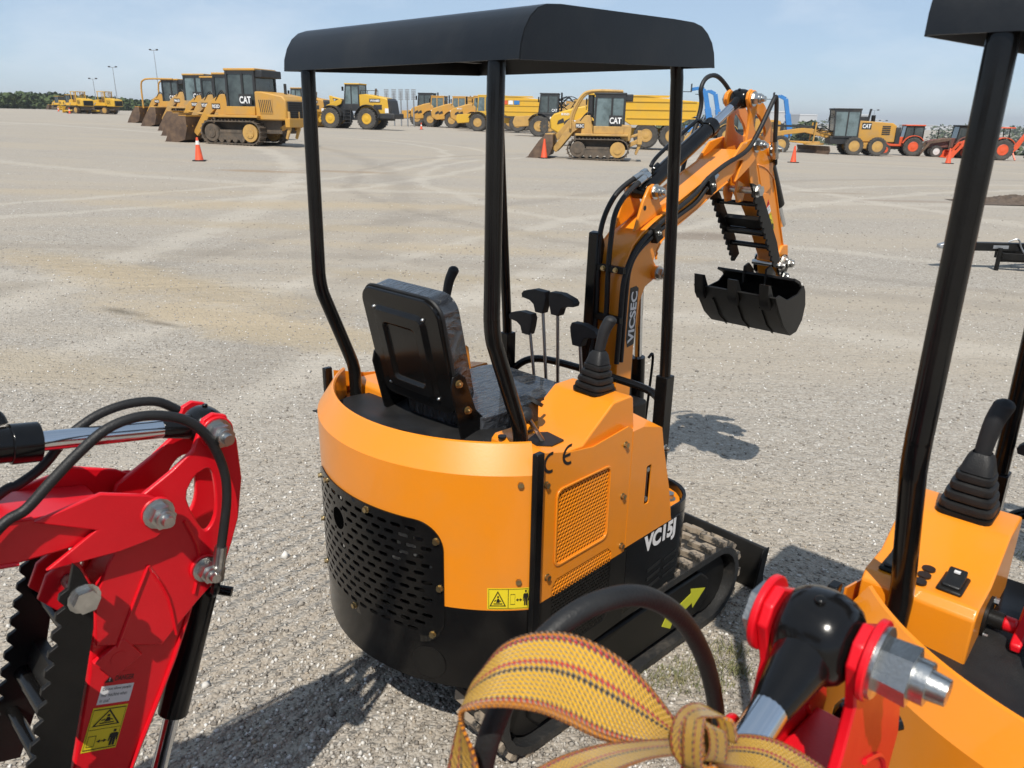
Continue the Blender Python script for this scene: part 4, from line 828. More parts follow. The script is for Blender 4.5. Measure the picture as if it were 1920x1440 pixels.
def mini(name, label, loc, az, paint, boom_rot=0., arm_rot=0., full=True, hoses=True, highcon=False, bdrop=0., bl_=.50, pk=1., group='mini excavators parked in a loose row', lettering=True, rollr=0.):
    t = thing(name, label, 'mini excavator', loc, R(90-az), group)
    # ---- undercarriage
    for s in (1, -1):
        g = G(); pts = stadium(-.590, .675, 0.012, .325, 64); y0, y1 = s*.365-.1, s*.365+.1
        inn = stadium(-.565, .65, .037, .30, 64); n = 64; vs = []
        for (a, b) in zip(pts, inn): vs += [(a[0], y0, a[1]), (a[0], y1, a[1]), (b[0], y1, b[1]), (b[0], y0, b[1])]
        g.add(vs, [(4*i+k, 4*((i+1) % n)+k, 4*((i+1) % n)+(k+1) % 4, 4*i+(k+1) % 4) for i in range(n) for k in range(4)])
        tr = obj('track', g, TRACKR, t, ang=30)
        nl = 38; lug = G()
        lug.prism([(-.022, -.096), (.012, -.096), (.012, -.052), (-.006, -.040), (-.006, .004), (-.026, .004), (-.026, -.030), (-.022, -.05)], 0, .021, 'Z'); lug.prism([(.02, .096), (-.014, .096), (-.014, .052), (.004, .040), (.004, .0), (.024, .0), (.024, .030), (.02, .05)], 0, .021, 'Z')
        me = mesh('track_lug', lug, LUGD)
        P = stadium(-.590, .675, .012, .325, nl)
        if full:
            for (x, z, a) in P: share('track_lug', me, tr, Matrix.Translation((x, s*.365, z)) @ Matrix.Rotation(-a if True else a, 4, 'Y'))
        else:
            g = G()
            for (x, z, a) in P: o = len(g.v); g.add(lug.v, lug.f); g.xf(Matrix.Translation((x, s*.365, z)) @ Matrix.Rotation(-a, 4, 'Y'), o)
            obj('track_lugs', g, LUGD, tr)
        f = obj('track_frame', G().prism([(-.42, .07), (.44, .07), (.50, .12), (.50, .2), (.44, .25), (-.40, .25), (-.46, .2), (-.46, .12)], s*.30, s*.442), FLATB, t, .008)
        g = G()
        for i in range(4): g.cyl((-.32+.22*i, s*.31, .075), (-.32+.22*i, s*.42, .075), .042, 14)
        obj('rollers', g, FLATB, f)
        for x in (-.425, .505):
            g = G(); g.cyl((x, s*.30, .168), (x, s*.43, .168), .118, 22)
            for i in range(10): a = i*.628; g.box(-.012, .012, -.05, .05, .10, .132, Matrix.Translation((x, s*.365, .168)) @ Matrix.Rotation(a, 4, 'Y'))
            obj('sprocket', g, FLATB, f)
        o = obj('hub_cover', G().cyl((-.35, s*.442, .16), (-.35, s*.449, .16), .07, 26), FLATB, f); [obj('frame_bolt', G().cyl((x, s*.442, z), (x, s*.454, z), .007, 8), ZINC, f) for (x, z) in ((-.30, .22), (-.30, .10), (-.40, .16))]
        obj('frame_bolt', G().nut((-.06, s*.442, .125), (0, s, 0), .011, .012, 0), ZINC, f)
        if s < 0:
            g = G(); a = [(.475+(x-.475)*.84, .165+(z-.165)*.72) for x, z in [(.155, .11), (.20, .185), (.215, .155), (.36, .195), (.355, .225), (.475, .17), (.385, .095), (.375, .13), (.235, .09), (.22, .06)]]
            g.prism(a, -.4425, -.444); obj('arrow_mark', g, YARROW, f, flat=True)
    obj('lower_frame', G().box(-.30, .34, -.30, .30, .16, .27), FLATB, t, .01); obj('slew_ring', G().cyl((0, 0, .25), (0, 0, .325), .22, 36), FLATB, t)
    g = G().prism([(.835, .005), (.875, .005), (.855, .05), (.85, .10), (.86, .15), (.885, .19), (.865, .195), (.835, .15), (.825, .08)], -.475, .475)
    for s in (-1, 1): g.prism([(.80, .0), (.885, .0), (.865, .08), (.89, .195), (.84, .195), (.82, .1)], s*.475-.004, s*.475+.004)
    bl = obj('dozer_blade', g, FLATB, t, .004); g = G()
    for s in (-1, 1): bar(g, (.25, s*.18, .2), (.84, s*.2, .1), .05, .07)
    obj('blade_arm', g, FLATB, bl)
    for o in list(t.children): o.rotation_euler.z = R(-2.5)
    # ---- upper body
    lid = [rs(a, 0) for a in [TH-2*TH*i/24 for i in range(25)]]; plan = [(p.x, p.y) for p in lid]+[(.20, -.465), (.255, -.452), (.295, -.42), (.32, -.37), (.33, -.31), (.33, .31), (.32, .37), (.295, .42), (.255, .452), (.20, .465)]
    obj('base_plate', G().prism(plan, .305, .335, 'Z'), FLATB, t)
    fp = [(-.10, -.47), (.20, -.47), (.235, -.465), (.265, -.452), (.295, -.43), (.318, -.40), (.331, -.365), (.336, -.32), (.336, .32), (.331, .365), (.318, .40), (.295, .43), (.265, .452), (.235, .465), (.20, .47), (-.10, .47)]
    ins = [(x-.01 if x > 0 else x, y*.965) for x, y in fp]
    g = G(); g.prism(fp, .33, .585, 'Z'); fb = obj('front_skirt', g, GLOSS, t, .006)
    wl_ = [(.14, -.47)]+fp[1:-1]+[(.14, .47)]; wi = [(x-.009*(1 if x > .2 else 0)-.006*(1 if x > .29 else 0), y-(.009 if y > 0 else -.009)*(1 if abs(y) > .33 else .3)) for x, y in wl_]
    g = G(); g.prism(wl_+wi[::-1], .584, .628, 'Z'); obj('skirt_lip', g, GLOSS, fb, .003)
    obj('deck_plate', G().prism(ins, .575, .598, 'Z'), paint, t, .003)
    for s in (-1, 1):
        b = G(); b.nut((.245, s*.395, .598), (0, 0, 1), .02, .022, 0); obj('deck_bolt', b, ZINC, t)
        e = G()
        for i in range(3):
            for k in range(2): x = .03+.095*k; z = .365+.034*i; e.prism([(x, z-.004+.006*k), (x+.075, z+.004), (x+.075, z+.017), (x, z+.009)], s*.4705-.001, s*.4705+.001)
        obj('painted_vent_slot', e, BLACKV, fb, flat=True)  # solid black shapes on the skirt; the dark of the slots is painted
    GZ0, GZ1, GT = .452, .828, 30.5
    hole = lambda a, z: abs(a) < GT-2.5 and GZ0+.02 < z < GZ1-.02
    zs = [.305, .34, .40, .452, .475, .50, .53, .572]; zo = [.572, .60, .63, .66, .69, .72, .75, .78, .805, .83, .88, .978]
    obj('rear_skirt', shell(G(), [(RR_, z) for z in zs], -TH, TH, 54, hole), GLOSS, t, solid=.004, weld=True)
    rc = obj('rear_cowl', shell(G(), [(RR_, z) for z in zo]+[(RR_-.046, 1.048), (RR_-.050, 1.050), (RR_-.053, 1.046), (RR_-.055, .90)], -TH, TH, 54, hole), paint, t, solid=.004, ang=16, weld=True)
    obj('service_hole_cover', G().prism(circ(0, 0, .052, 28), 0, .002, 'Z').xf(Matrix.Translation(rs(-25.5, .374, RR_+.001)) @ Matrix.Rotation(R(25.5), 4, 'Z') @ Matrix.Rotation(R(-90), 4, 'Y')), FLATB, rc)
    # slotted rear grille
    def P2(s, z, r): return rs(math.degrees(s/RR_), z, r)
    W2 = R(GT)*RR_; out = rrect(-W2, W2, GZ0-.012, GZ1, .085, 10); cw, ch = .047, .0265; g = G()
    def clip(poly):
        for i in range(len(out)):
            (ax_, az_), (bx_, bz_) = out[i], out[(i+1) % len(out)]; res = []
            sd_ = lambda p: (bx_-ax_)*(p[1]-az_)-(bz_-az_)*(p[0]-ax_)
            for k in range(len(poly)):
                p, q = poly[k], poly[(k+1) % len(poly)]; dp, dq = sd_(p), sd_(q)
                if dp >= 0: res.append(p)
                if (dp >= 0) != (dq >= 0): u = dp/(dp-dq); res.append((p[0]+(q[0]-p[0])*u, p[1]+(q[1]-p[1])*u))
            poly = res
            if len(poly) < 3: return None
        return poly
    def put(poly, back=True): g.add([P2(a, b, RR_+.006) for a, b in poly], [tuple(range(len(poly)))])
    hw, hh = cw/2, ch/2; sa, sr = .0105, .0062
    OUT = [(hw, 0), (hw, hh), (hw*.45, hh), (0, hh), (-hw*.45, hh), (-hw, hh), (-hw, 0), (-hw, -hh), (-hw*.45, -hh), (0, -hh), (hw*.45, -hh), (hw, -hh)]
    INN = [(sa+sr, 0), (sa+.7*sr, .7*sr), (sa, sr), (0, sr), (-sa, sr), (-sa-.7*sr, .7*sr), (-sa-sr, 0), (-sa-.7*sr, -.7*sr), (-sa, -sr), (0, -sr), (sa, -sr), (sa+.7*sr, -.7*sr)]
    nr = int((GZ1-GZ0+.012)/ch)+1
    for r in range(nr):
        z = GZ0-.012+ch*(r+.5); x = -9*cw+(hw if r % 2 else 0)
        while x < W2+cw:
            ok = math.hypot(max(0, abs(x)+.016-(W2-.085)), max(0, z-(GZ1-.085), (GZ0+.073)-z)) < .066 and math.hypot(x-R(9)*RR_, z-.722) > .052
            if ok:
                o = [P2(x+a, z+b, RR_+.006) for a, b in OUT]; i1 = [P2(x+a, z+b, RR_+.006) for a, b in INN]; i2 = [P2(x+a, z+b, RR_+.0025) for a, b in INN]
                g.add(o+i1+i2, [(k, (k+1) % 12, 12+(k+1) % 12, 12+k) for k in range(12)]+[(12+k, 12+(k+1) % 12, 24+(k+1) % 12, 24+k) for k in range(12)])
            else:
                for q in range(4):
                    p = clip([(x-hw+q*hw/2, z-hh), (x-hw+(q+1)*hw/2, z-hh), (x-hw+(q+1)*hw/2, z+hh), (x-hw+q*hw/2, z+hh)])
                    if p: put(p)
            x += cw
    for i in range(len(out)): a, b = out[i], out[(i+1) % len(out)]; k = max(1, int(math.dist(a, b)/.02)); [g.add([P2(a[0]+(b[0]-a[0])*q/k, a[1]+(b[1]-a[1])*q/k, RR_+.006), P2(a[0]+(b[0]-a[0])*(q+1)/k, a[1]+(b[1]-a[1])*(q+1)/k, RR_+.006), P2(a[0]+(b[0]-a[0])*(q+1)/k, a[1]+(b[1]-a[1])*(q+1)/k, RR_), P2(a[0]+(b[0]-a[0])*q/k, a[1]+(b[1]-a[1])*q/k, RR_)], [(0, 1, 2, 3)]) for q in range(k)]
    gr = obj('rear_grille', g, GLOSS, t, ang=25, weld=True)
    g = G(); g.add([P2(p, q, RR_+.0068) for p, q in circ(R(9)*RR_, .722, .034, 24)], [tuple(range(24))])
    for i in range(6): g.add([P2(p, q, RR_+.0066) for p, q in circ(R(9)*RR_+.047*math.cos(i*1.047), .722+.047*math.sin(i*1.047), .005, 10)], [tuple(range(10))])
    obj('painted_crank_hole', g, VOID, gr, flat=True)  # flat black discs on the grille paint the dark of its holes
    for th, z in ((-28.5, .775), (-29.3, .63), (-27, .475), (28.5, .775), (29, .62), (27, .475), (-6, .812), (2, .458), (17, .812)):
        b = G(); d = (rs(th, 0, 1)-rs(th, 0, 0)); b.nut(rs(th, z, RR_+.006), d, .0085, .009, 0); obj('grille_bolt', b, BRASS, gr)
    # engine bits seen through the slots
    e = G(); e.box(-.62, -.25, -.28, .1, .40, .60); e.cyl((-.66, -.13, .68), (-.45, -.13, .68), .075, 20); e.cyl((-.64, .16, .55), (-.3, .16, .55), .06, 16); e.box(-.6, -.3, -.3, .3, .76, .84); obj('engine', e, FLATB, t, .01)
    e = G(); e.cyl((-.69, -.12, .69), (-.66, -.12, .69), .05, 20); e.cyl((-.66, -.20, .62), (-.64, -.2, .62), .02, 12); e.cyl((-.68, -.05, .61), (-.62, -.05, .61), .018, 12); e.cyl((-.66, -.23, .78), (-.64, -.16, .78), .016, 10); e.cyl((-.67, -.22, .5), (-.66, -.17, .5), .012, 10); obj('engine_pulley', e, GALV, t)
    # side panels with perforated windows
    for s in (-1, 1):
        y = s*.47; sg = (lambda a, b: (min(a, b), max(a, b)))
        h1 = rrect(-.445, -.215, .668, .898, .02, 4)
        pan = [(-.525, .572), (-.175, .572), (-.175, .60), (-.12, .60), (-.12, .575), (-.115, .575), (-.115, .985), (-.135, 1.0), (-.36, .985), (-.40, 1.005), (-.525, 1.03)]
        pan = [(-.525, .572), (-.455, .572), (-.455, .600), (-.435, .620), (-.20, .620), (-.18, .60), (-.18, .572), (-.112, .572), (-.112, .985), (-.135, 1.0), (-.30, .985), (-.40, 1.0), (-.525, 1.035)]
        sp = obj('side_panel', G().prism(pan, *sg(y, y-s*.004), 'Y', [h1]), paint, t)
        obj('side_skirt', G().prism([(-.525, .31), (-.10, .31), (-.10, .571), (-.18, .571), (-.18, .38), (-.20, .36), (-.435, .36), (-.455, .38), (-.455, .571), (-.525, .571)], *sg(y, y-s*.004)), FLATB, t)
        yg = y-s*.002
        obj('perforated_grille', hexgrid(-.452, -.21, .66, .905, yg, .0135), paint, sp, flat=True)
        obj('perforated_grille', hexgrid(-.455, -.175, .573, .625, yg, .0135), paint, sp, flat=True)
        obj('perforated_grille', hexgrid(-.455, -.175, .355, .571, yg, .0135), FLATB, sp, flat=True)
        fr_ = G().prism(rrect(-.452, -.208, .661, .905, .024, 4), *sg(y, y+s*.004), 'Y', [rrect(-.445, -.215, .668, .898, .02, 4)]); obj('grille_frame', fr_, paint, sp, .0015)
        obj('radiator', G().box(-.5, -.14, *sg(y-s*.05, y-s*.03), .34, .93), FLATB, t)
        if s < 0 and lettering:
            for cx in (-.478, -.402):
                g = G(); n = 22; a0, a1 = 75, 285; ro, ri = .030, .0215
                pts = [(cx+ro*math.cos(R(a0+(a1-a0)*i/n)), .995+ro*math.sin(R(a0+(a1-a0)*i/n))) for i in range(n+1)]+[(cx+ri*math.cos(R(a1-(a1-a0)*i/n)), .995+ri*math.sin(R(a1-(a1-a0)*i/n))) for i in range(n+1)]
                g.prism(pts, y-.0006, y-.0012)
                if cx > -.45: g.prism([(cx-.027, .991), (cx+.002, .991), (cx+.002, .999), (cx-.027, .999)], y-.0005, y-.0013)
                obj('conformity_mark', g, BLACKV, sp, flat=True)
        for (x, z) in ((-.495, .935), (-.478, .645), (-.145, .945), (-.142, .775), (-.132, .60)):
            b = G(); b.nut((x, y+s*.0, z), (0, s, 0), .0085, .010, 0); obj('panel_bolt', b, BRASS, sp)
        bx = sg(y+s*.003, y+s*.022); tb = obj('trim_bar', G().box(-.556, -.527, *bx, .31, 1.045), GLOSS, t, .003)
        for z in (.955, .665): b = G(); th = -s*-51.5; b.nut(rs(s*50.5, z), rs(s*50.5, 0, 1)-rs(s*50.5, 0, 0), .0085, .010, 0); obj('cowl_bolt', b, BRASS, tb)
        # tank cover in front of the panel
        cov = [(-.108, .582), (.15, .582), (.115, .72), (.065, .87), (.045, .945), (-.055, .975), (-.108, .975)]
        slot = rrect(-.022, .004, .70, .835, .006, 2); tc_ = obj('tank_cover', G().prism(cov, *sg(y, y-s*.004), 'Y', [slot]), paint, t, .0)
        top = G().add([(-.108, y, .975), (-.055, y, .975), (.045, y, .945), (.02, y-s*.18, .985), (-.108, y-s*.18, .985)], [(0, 1, 2, 3, 4)])
        top.add([(.045, y, .945), (.065, y, .87), (.115, y, .72), (.15, y, .582), (.13, y-s*.17, .60), (.10, y-s*.18, .74), (.05, y-s*.18, .87), (.02, y-s*.18, .985)], [(0, 1, 6, 7), (1, 2, 5, 6), (2, 3, 4, 5)]); top.add([(.02, y-s*.18, .985), (.05, y-s*.18, .87), (.10, y-s*.18, .74), (.13, y-s*.17, .60), (-.1, y-s*.18, .60), (-.108, y-s*.18, .985)], [(0, 1, 2, 3, 4, 5)])
        obj('tank_top', top, paint, t, solid=.003); sg_ = G().box(-.020, .002, *sg(y-s*.012, y-s*.02), .70, .835); sgo = obj('sight_glass', sg_, FLATB, tc_)
        b = G(); b.cyl((-.009, y-s*.01, .715), (-.009, y-s*.01, .82), .006, 8); b.nut((-.009, y-s*.012, .716), (0, s, 0), .009, .01, 0); b.nut((-.009, y-s*.012, .819), (0, s, 0), .009, .01, 0); obj('sight_tube', b, ZINC, sgo)
        if s < 0: obj('painted_filler_hole', G().cyl((-.085, y+.07, .982), (-.085, y+.07, .9875), .022, 18), BLACKV, t)  # black disc on the tank top, painting the dark of the opening
        # control console
        yi, yo = s*(.225 if s < 0 else .262), s*.452
        prof = [(-.475, .90), (-.46, .985), (-.445, .997), (-.325, .992), (-.20, 1.078), (-.19, 1.084), (-.105, 1.084), (-.095, 1.075), (-.08, .97), (-.08, .90)]
        if s > 0 and highcon: prof = [(-.505, .955), (-.50, 1.05), (-.485, 1.066), (-.40, 1.068), (-.305, 1.126), (-.295, 1.131), (-.195, 1.131), (-.185, 1.12), (-.17, .97), (-.17, .955)]
        con = obj('control_console', G().prism(prof, *sg(yi, yo)), paint, t, .012, 3, label='console with rocker switches and red key knob' if s > 0 and highcon else 'console carrying a second joystick' if s > 0 else 'console with throttle slot and rubber cap')
        ch = G().box(-.475, -.09, *sg(yo-s*.006, y-s*.004), .90, .978); obj('console_foot', ch, paint, con, .01)
        bt_ = boot(t, *((-.243, .348, 1.135) if s > 0 and highcon else (-.148, s*.345, 1.088)), (-.0, .02) if s > 0 and highcon else (.07, .045))
        if s > 0: bt_.scale.z = .80 if highcon else .95
        if s < 0:
            obj('painted_throttle_slot', G().prism([(-.43, -.375), (-.40, -.405), (-.345, -.40), (-.335, -.33), (-.36, -.31), (-.42, -.33)], .994, .9985, 'Z'), BLACKV, con)  # raised black plate, painted to stand for the dark inside the slot
            obj('painted_index_slot', G().box(-.42, -.335, -.295, -.29, .996, 1.0005), BLACKV, con); obj('rubber_plug', G().cyl((-.455, -.265, .995), (-.455, -.265, 1.001), .012, 14), BLACKV, con)  # index slot is a black strip, its inner dark put into the colour
            l = obj('throttle_lever', G().cyl((-.385, -.365, .985), (-.43, -.335, 1.075), .007, 8), STEELROD, con); kb = G(); kb.lathe([(.012, 0), (.026, .006), (.028, .022), (.02, .036), (0, .04)], (-.43, -.335, 1.06), (-.4, .25, .9), 8); obj('throttle_knob', kb, GRIP, l, .004)
            kc = G(); kc.cyl((-.36, -.30, 1.085), (-.355, -.302, 1.093), .024, 18); kc.box(-.39, -.35, -.305, -.295, 1.03, 1.09); kc.box(-.355, -.325, -.304, -.296, 1.086, 1.096); obj('rubber_cap', kc, RUBBER, l)
        elif highcon:
            for (x, yy) in ((-.435, .315), (-.44, .412)):
                sw = obj('switch_bezel', G().box(x-.035, x+.035, yy-.021, yy+.021, 1.066, 1.074), FLATB, con, .004); obj('rocker', G().prism([(x-.026, 1.073), (x+.026, 1.073), (x+.026, 1.091), (x-.0, 1.081), (x-.026, 1.079)], yy-.015, yy+.015), BLACKV, sw, .003); obj('switch_symbol', G().box(x+.01, x+.017, yy-.005, yy+.005, 1.0865, 1.0895), WHITE, sw)
            for i in range(3): obj('rubber_plug', G().cyl((-.468+.028*i, .362, 1.067), (-.468+.028*i, .362, 1.0715), .0115, 16), BLACKV, con)
            kp = obj('switch_plate', G().prism(rrect(-.42, -.34, .965, 1.035, .03, 5), .2615, .256), FLATB, con); kn = G(); kn.cyl((-.38, .256, 1.0), (-.38, .233, 1.0), .016, 14); obj('knob_collar', kn, FLATB, kp)
            kn = G(); kn.cyl((-.38, .235, 1.0), (-.38, .212, 1.0), .014, 14); kn.prism([(-.425, .975), (-.38, .990), (-.335, 1.018), (-.335, 1.03), (-.38, 1.01), (-.425, .99)], .195, .213); obj('battery_key', kn, RED, kp, .004)
            [obj('plate_bolt', G().nut((bx_, .2565, bz_), (0, -1, 0), .007, .008, 0), ZINC, kp) for bx_, bz_ in ((-.36, 1.025), (-.405, .975))]
    # engine deck, seat box, seat
    pl = [(p.x*1.0+.012, p.y*.975) for p in lid]+[(-.12, -.44), (-.12, .44)]
    obj('engine_deck', G().prism(pl, .935, .955, 'Z'), GLOSS, t, .003); obj('seat_box', G().box(-.40, .02, -.19, .22, .90, .96), FLATB, t, .012)
    b = G()
    for (x, y) in ((-.60, .33), (-.6, -.3), (-.63, .26)): b.nut((x, y, .955), (0, 0, 1), .011, .012, .3)
    obj('deck_bolt', b, ZINC, t)
    mt = G(); mt.grid(lambda u, v: Vector((-.68+.34*u, -.30+.66*v, .965+.010*math.sin(9*u+4*v)*math.sin(7*v)+.03*max(0, u-.55)*(1 if v > .8 or v < .12 else 0))), 24, 30); obj('rubber_mat', mt, RUBBER, t, solid=.004)
    cu = G().prism(rrect(-.45, -.02, -.165, .215, .07, 6), .945, 1.015, 'Z'); obj('seat_cushion', cu, FILM, t, .028, 4)
    # back: pan with stepped pressing, cushion wrapped in film, hinge arms
    M0 = Matrix.Translation((-.475, .04, .985)) @ Matrix.Rotation(R(-13.5), 4, 'Y'); M = Matrix.Translation((-.487, .045, 1.03)) @ Matrix.Rotation(R(-12.5), 4, 'Y') @ Matrix.Diagonal((1.15, .95, .895, 1))       # local: x = forward, y = across, z = up the back
    sb = G(); lev = [(rrect(-.185, .185, .0, .40, .06, 7), 0.0), (rrect(-.183, .183, .002, .398, .058, 7), -.014), (rrect(-.125, .125, .045, .345, .03, 7), -.016), (rrect(-.112, .112, .058, .332, .02, 7), -.026), (rrect(-.078, .078, .085, .295, .02, 7), -.027), (rrect(-.070, .070, .093, .287, .016, 7), -.018)]
    n = 32; vs = []
    for l, x in lev: vs += [(x, q[0], q[1]) for q in l]
    sb.add(vs, [(k*n+i, k*n+(i+1) % n, (k+1)*n+(i+1) % n, (k+1)*n+i) for k in range(len(lev)-1) for i in range(n)]+[tuple((len(lev)-1)*n+i for i in range(n)), tuple(range(n))]); sb.xf(M)
    back = obj('seat_back', sb, GLOSS, t, .003, 2, ang=30)
    c_ = G().prism([(q[0], q[1]) for q in rrect(-.183, .183, .004, .397, .06, 7)], .001, .055, 'X').xf(M); obj('back_cushion', c_, FILM, back, .03, 4)
    pp = G(); L_ = rrect(-.186, .186, -.001, .401, .061, 7); pp.tube([(.0, q[0], q[1]) for q in L_]+[(.0, L_[0][0], L_[0][1])], .005, 6, 1); pp.xf(M); obj('piping', pp, RUBBER, back)
    for (y, z) in ((-.118, .335), (.118, .335), (-.118, .055), (.118, .055)): b = G(); b.ball((-.017, y, z), .0065, 10, 6).xf(M); obj('rivet', b, ZINC, back)
    for s in (-1, 1):
        a = G().prism([(-.03, .155), (-.015, .185), (.012, .188), (.03, .165), (.045, .05), (.095, -.035), (.075, -.085), (.03, -.085), (-.03, -.01)], s*.180, s*.186).xf(M0); ar = obj('hinge_arm', a, GLOSS, t, .003)
        for (x, z) in ((.0, .158), (.012, .065), (.06, -.06)): b = G(); b.nut((x, s*.186, z), (0, s, 0), .0095, .010, .3).xf(M0); obj('hinge_bolt', b, BRASS, ar)
    fl = G(); fl.grid(lambda u, v: Vector((-.38+.12*u, -.20-.05*v, .94+.10*math.sin(math.pi*u)*(1-.3*v)+.02*v)), 10, 8); obj('seat_flap', fl, RUBBER, t, solid=.004)
    bk = G(); bk.box(-.63, -.57, -.22, -.12, .963, .985); bo = obj('belt_buckle', bk, FLATB, t, .006); bb = G(); bb.grid(lambda u, v: Vector((-.62+.04*v+.02*math.sin(5*u), -.11+.30*u, .972+.010*math.sin(6*u))), 20, 3); obj('belt_webbing', bb, RUBBER, bo, solid=.003)
    # canopy and posts
    for s in (1, -1):
        g = G(); g.tube([(-.500, s*.38, .90), (-.501, s*.38, 1.03), (-.506, s*.38, 1.07), (-.520, s*.38, 1.112), (-.591, s*.38, 1.295), (-.605, s*.38, 1.335), (-.611, s*.38, 1.38), (-.611, s*.38, 1.45), (-.604, s*.38, 1.95), (-.592, s*.38, 1.995), (-.57, s*.38, 2.03)], .0205, 14, 5); obj('canopy_post', g, GLOSS, t, ang=60)
        g = G(); g.tube([(.205, s*.365, .98), (.200, s*.365, 1.10), (.178, s*.365, 1.38), (.132, s*.365, 1.96), (.10, s*.365, 2.03)], .0185, 14, 3); obj('canopy_post', g, GLOSS, t, ang=60)
        br = G(); br.box(.182, .228, s*.365-.022, s*.365+.022, .80, 1.055); br.prism([(.185, .60), (.228, .60), (.228, .80), (.182, .80)], s*.365-.022, s*.365-.014); br.prism([(.185, .60), (.228, .60), (.228, .80), (.182, .80)], s*.365+.014, s*.365+.022); bo = obj('post_socket', br, GLOSS, t, .003); b = G()
        for z in (.70, .80): b.nut((.207, s*.387, z), (0, s, 0), .011, .012, .5)
        obj('socket_bolt', b, ZINC, bo)
    gb = G(); gb.tube([(.215, .345, .87), (.225, .34, .91), (.26, .30, .945), (.29, .22, .955), (.30, 0, .955), (.29, -.22, .955), (.26, -.31, .945), (.225, -.345, .91), (.215, -.35, .87)], .0145, 12, 5); obj('guard_rail', gb, GLOSS, t, ang=60)
    cp = [(-.625, 1.965), (-.622, 1.995), (-.611, 2.025), (-.594, 2.050), (-.572, 2.067), (-.545, 2.076), (-.50, 2.08), (-.06, 2.09), (.03, 2.09), (.07, 2.084), (.10, 2.07), (.125, 2.05), (.14, 2.025), (.15, 1.988)]
    g = G(); g.v = [(x, y, z) for x, z in cp for y in (-.47, .47)]; g.f = [(2*i, 2*i+1, 2*i+3, 2*i+2) for i in range(len(cp)-1)]
    cn = obj('canopy', g, SATIN, t, solid=.003, ang=55)
    for s in (-1, 1): g = G(); e = [(x*.999, z-.001) for x, z in cp]; g.prism(e, s*.4705-.0015, s*.4705+.0015); obj('canopy_end', g, SATIN, cn)
    g = G(); g.box(-.55, .06, -.40, -.36, 2.02, 2.05); g.box(-.55, .06, .36, .40, 2.02, 2.05); obj('canopy_rail', g, SATIN, cn)
    # levers in front of the seat
    if full or True:
        for (b0, tp, sd) in (((.17, .16, .75), (.20, .25, 1.135), 1), ((.16, .10, .75), (.20, .185, 1.23), 1), ((.17, .06, .75), (.20, .11, 1.235), -1), ((.18, -.06, .75), (.20, .003, 1.142), -1)): lever(t, b0, tp, sd)
    # ---- swing post, boom, arm
    obj('swing_post', G().prism([(.24, .42), (.40, .42), (.47, .55), (.47, .84), (.36, .84), (.30, .62), (.24, .60)], -.13, .13), FLATB, t, .01)
    B0 = (.42, .78)
    def bx(p): q = rot2(p, boom_rot, B0); return (q[0], q[1]-bdrop)
    PIV = (1.195, 1.758); pv = bx(PIV)
    def ax(p): q = rot2(p, arm_rot+58); return (pv[0]+q[0], pv[1]+q[1])      # arm drawn in the curled pose, relative to its pin
    K = [(.345, .80), (.343, 1.07), (.346, 1.30), (.362, 1.375), (.392, 1.425), (.44, 1.462), (.503, 1.494), (.595, 1.535), (.789, 1.614), (1.0, 1.697), (1.12, 1.742), (1.12, 1.68), (1.016, 1.618), (.907, 1.575), (.804, 1.528), (.655, 1.468), (.575, 1.425), (.545, 1.385), (.535, 1.355), (.563, 1.325), (.565, 1.30), (.548, 1.285), (.49, 1.262), (.463, 1.215), (.445, 1.07), (.44, .74), (.40, .74)]
    boom = obj('boom', G().prism([bx(p) for p in K], -.066, .070), paint, t, .004)
    wb = G()
    for s in (-1, 1):
        wb.tube([(*bx(p)[:1], s*.067, bx(p)[1]) for p in [(.550, 1.385), (.546, 1.37), (.548, 1.36)]], .005, 6); wb.tube([(bx(p)[0], s*.066, bx(p)[1]) for p in K[1:10]], .004, 6, 1); wb.tube([(bx(p)[0], s*.066, bx(p)[1]) for p in K[12:18]], .004, 6, 1)
    obj('weld_bead', wb, paint, boom)
    dark = G(); dark.prism([bx(p) for p in [(.300, .80), (.345, .80), (.343, 1.30), (.36, 1.42), (.34, 1.47), (.315, 1.465), (.31, 1.30)]], .03, .074); obj('hose_guard', dark, GLOSS, boom, .004)
    for s in (-1, 1):      # fork cheeks at the boom end, with swallow-tail plates, and knuckle ears
        fk = [(-.195, .062), (-.085, .074), (-.013, .042), (.018, .018), (.026, -.008), (.016, -.036), (-.014, -.05), (-.076, -.05), (-.195, -.033), (-.105, .008)]
        fk = [rot2(p, 36) for p in fk]; fk = [bx((PIV[0]+p[0], PIV[1]+p[1])) for p in fk]
        pc = obj('boom_fork', G().prism(fk, *sorted((s*.069, s*.080))), paint, boom, .003)
        b_ = bx(PIV); g = G(); g.cyl((b_[0], s*.074, b_[1]), (b_[0], s*.083, b_[1]), .031, 22); obj('pin_boss', g, paint, pc, .003); g = G(); g.nut((b_[0], s*.083, b_[1]), (0, s, 0), .0235, .026 if s < 0 else .012, .9 if s < 0 else 0)
        if pk == 1: obj('pin_nut', g, ZINC, pc)
        kn = [bx(p) for p in [(.425, 1.47), (.465, 1.575), (.495, 1.622), (.525, 1.632), (.55, 1.61), (.575, 1.555), (.66, 1.572), (.655, 1.555)]]
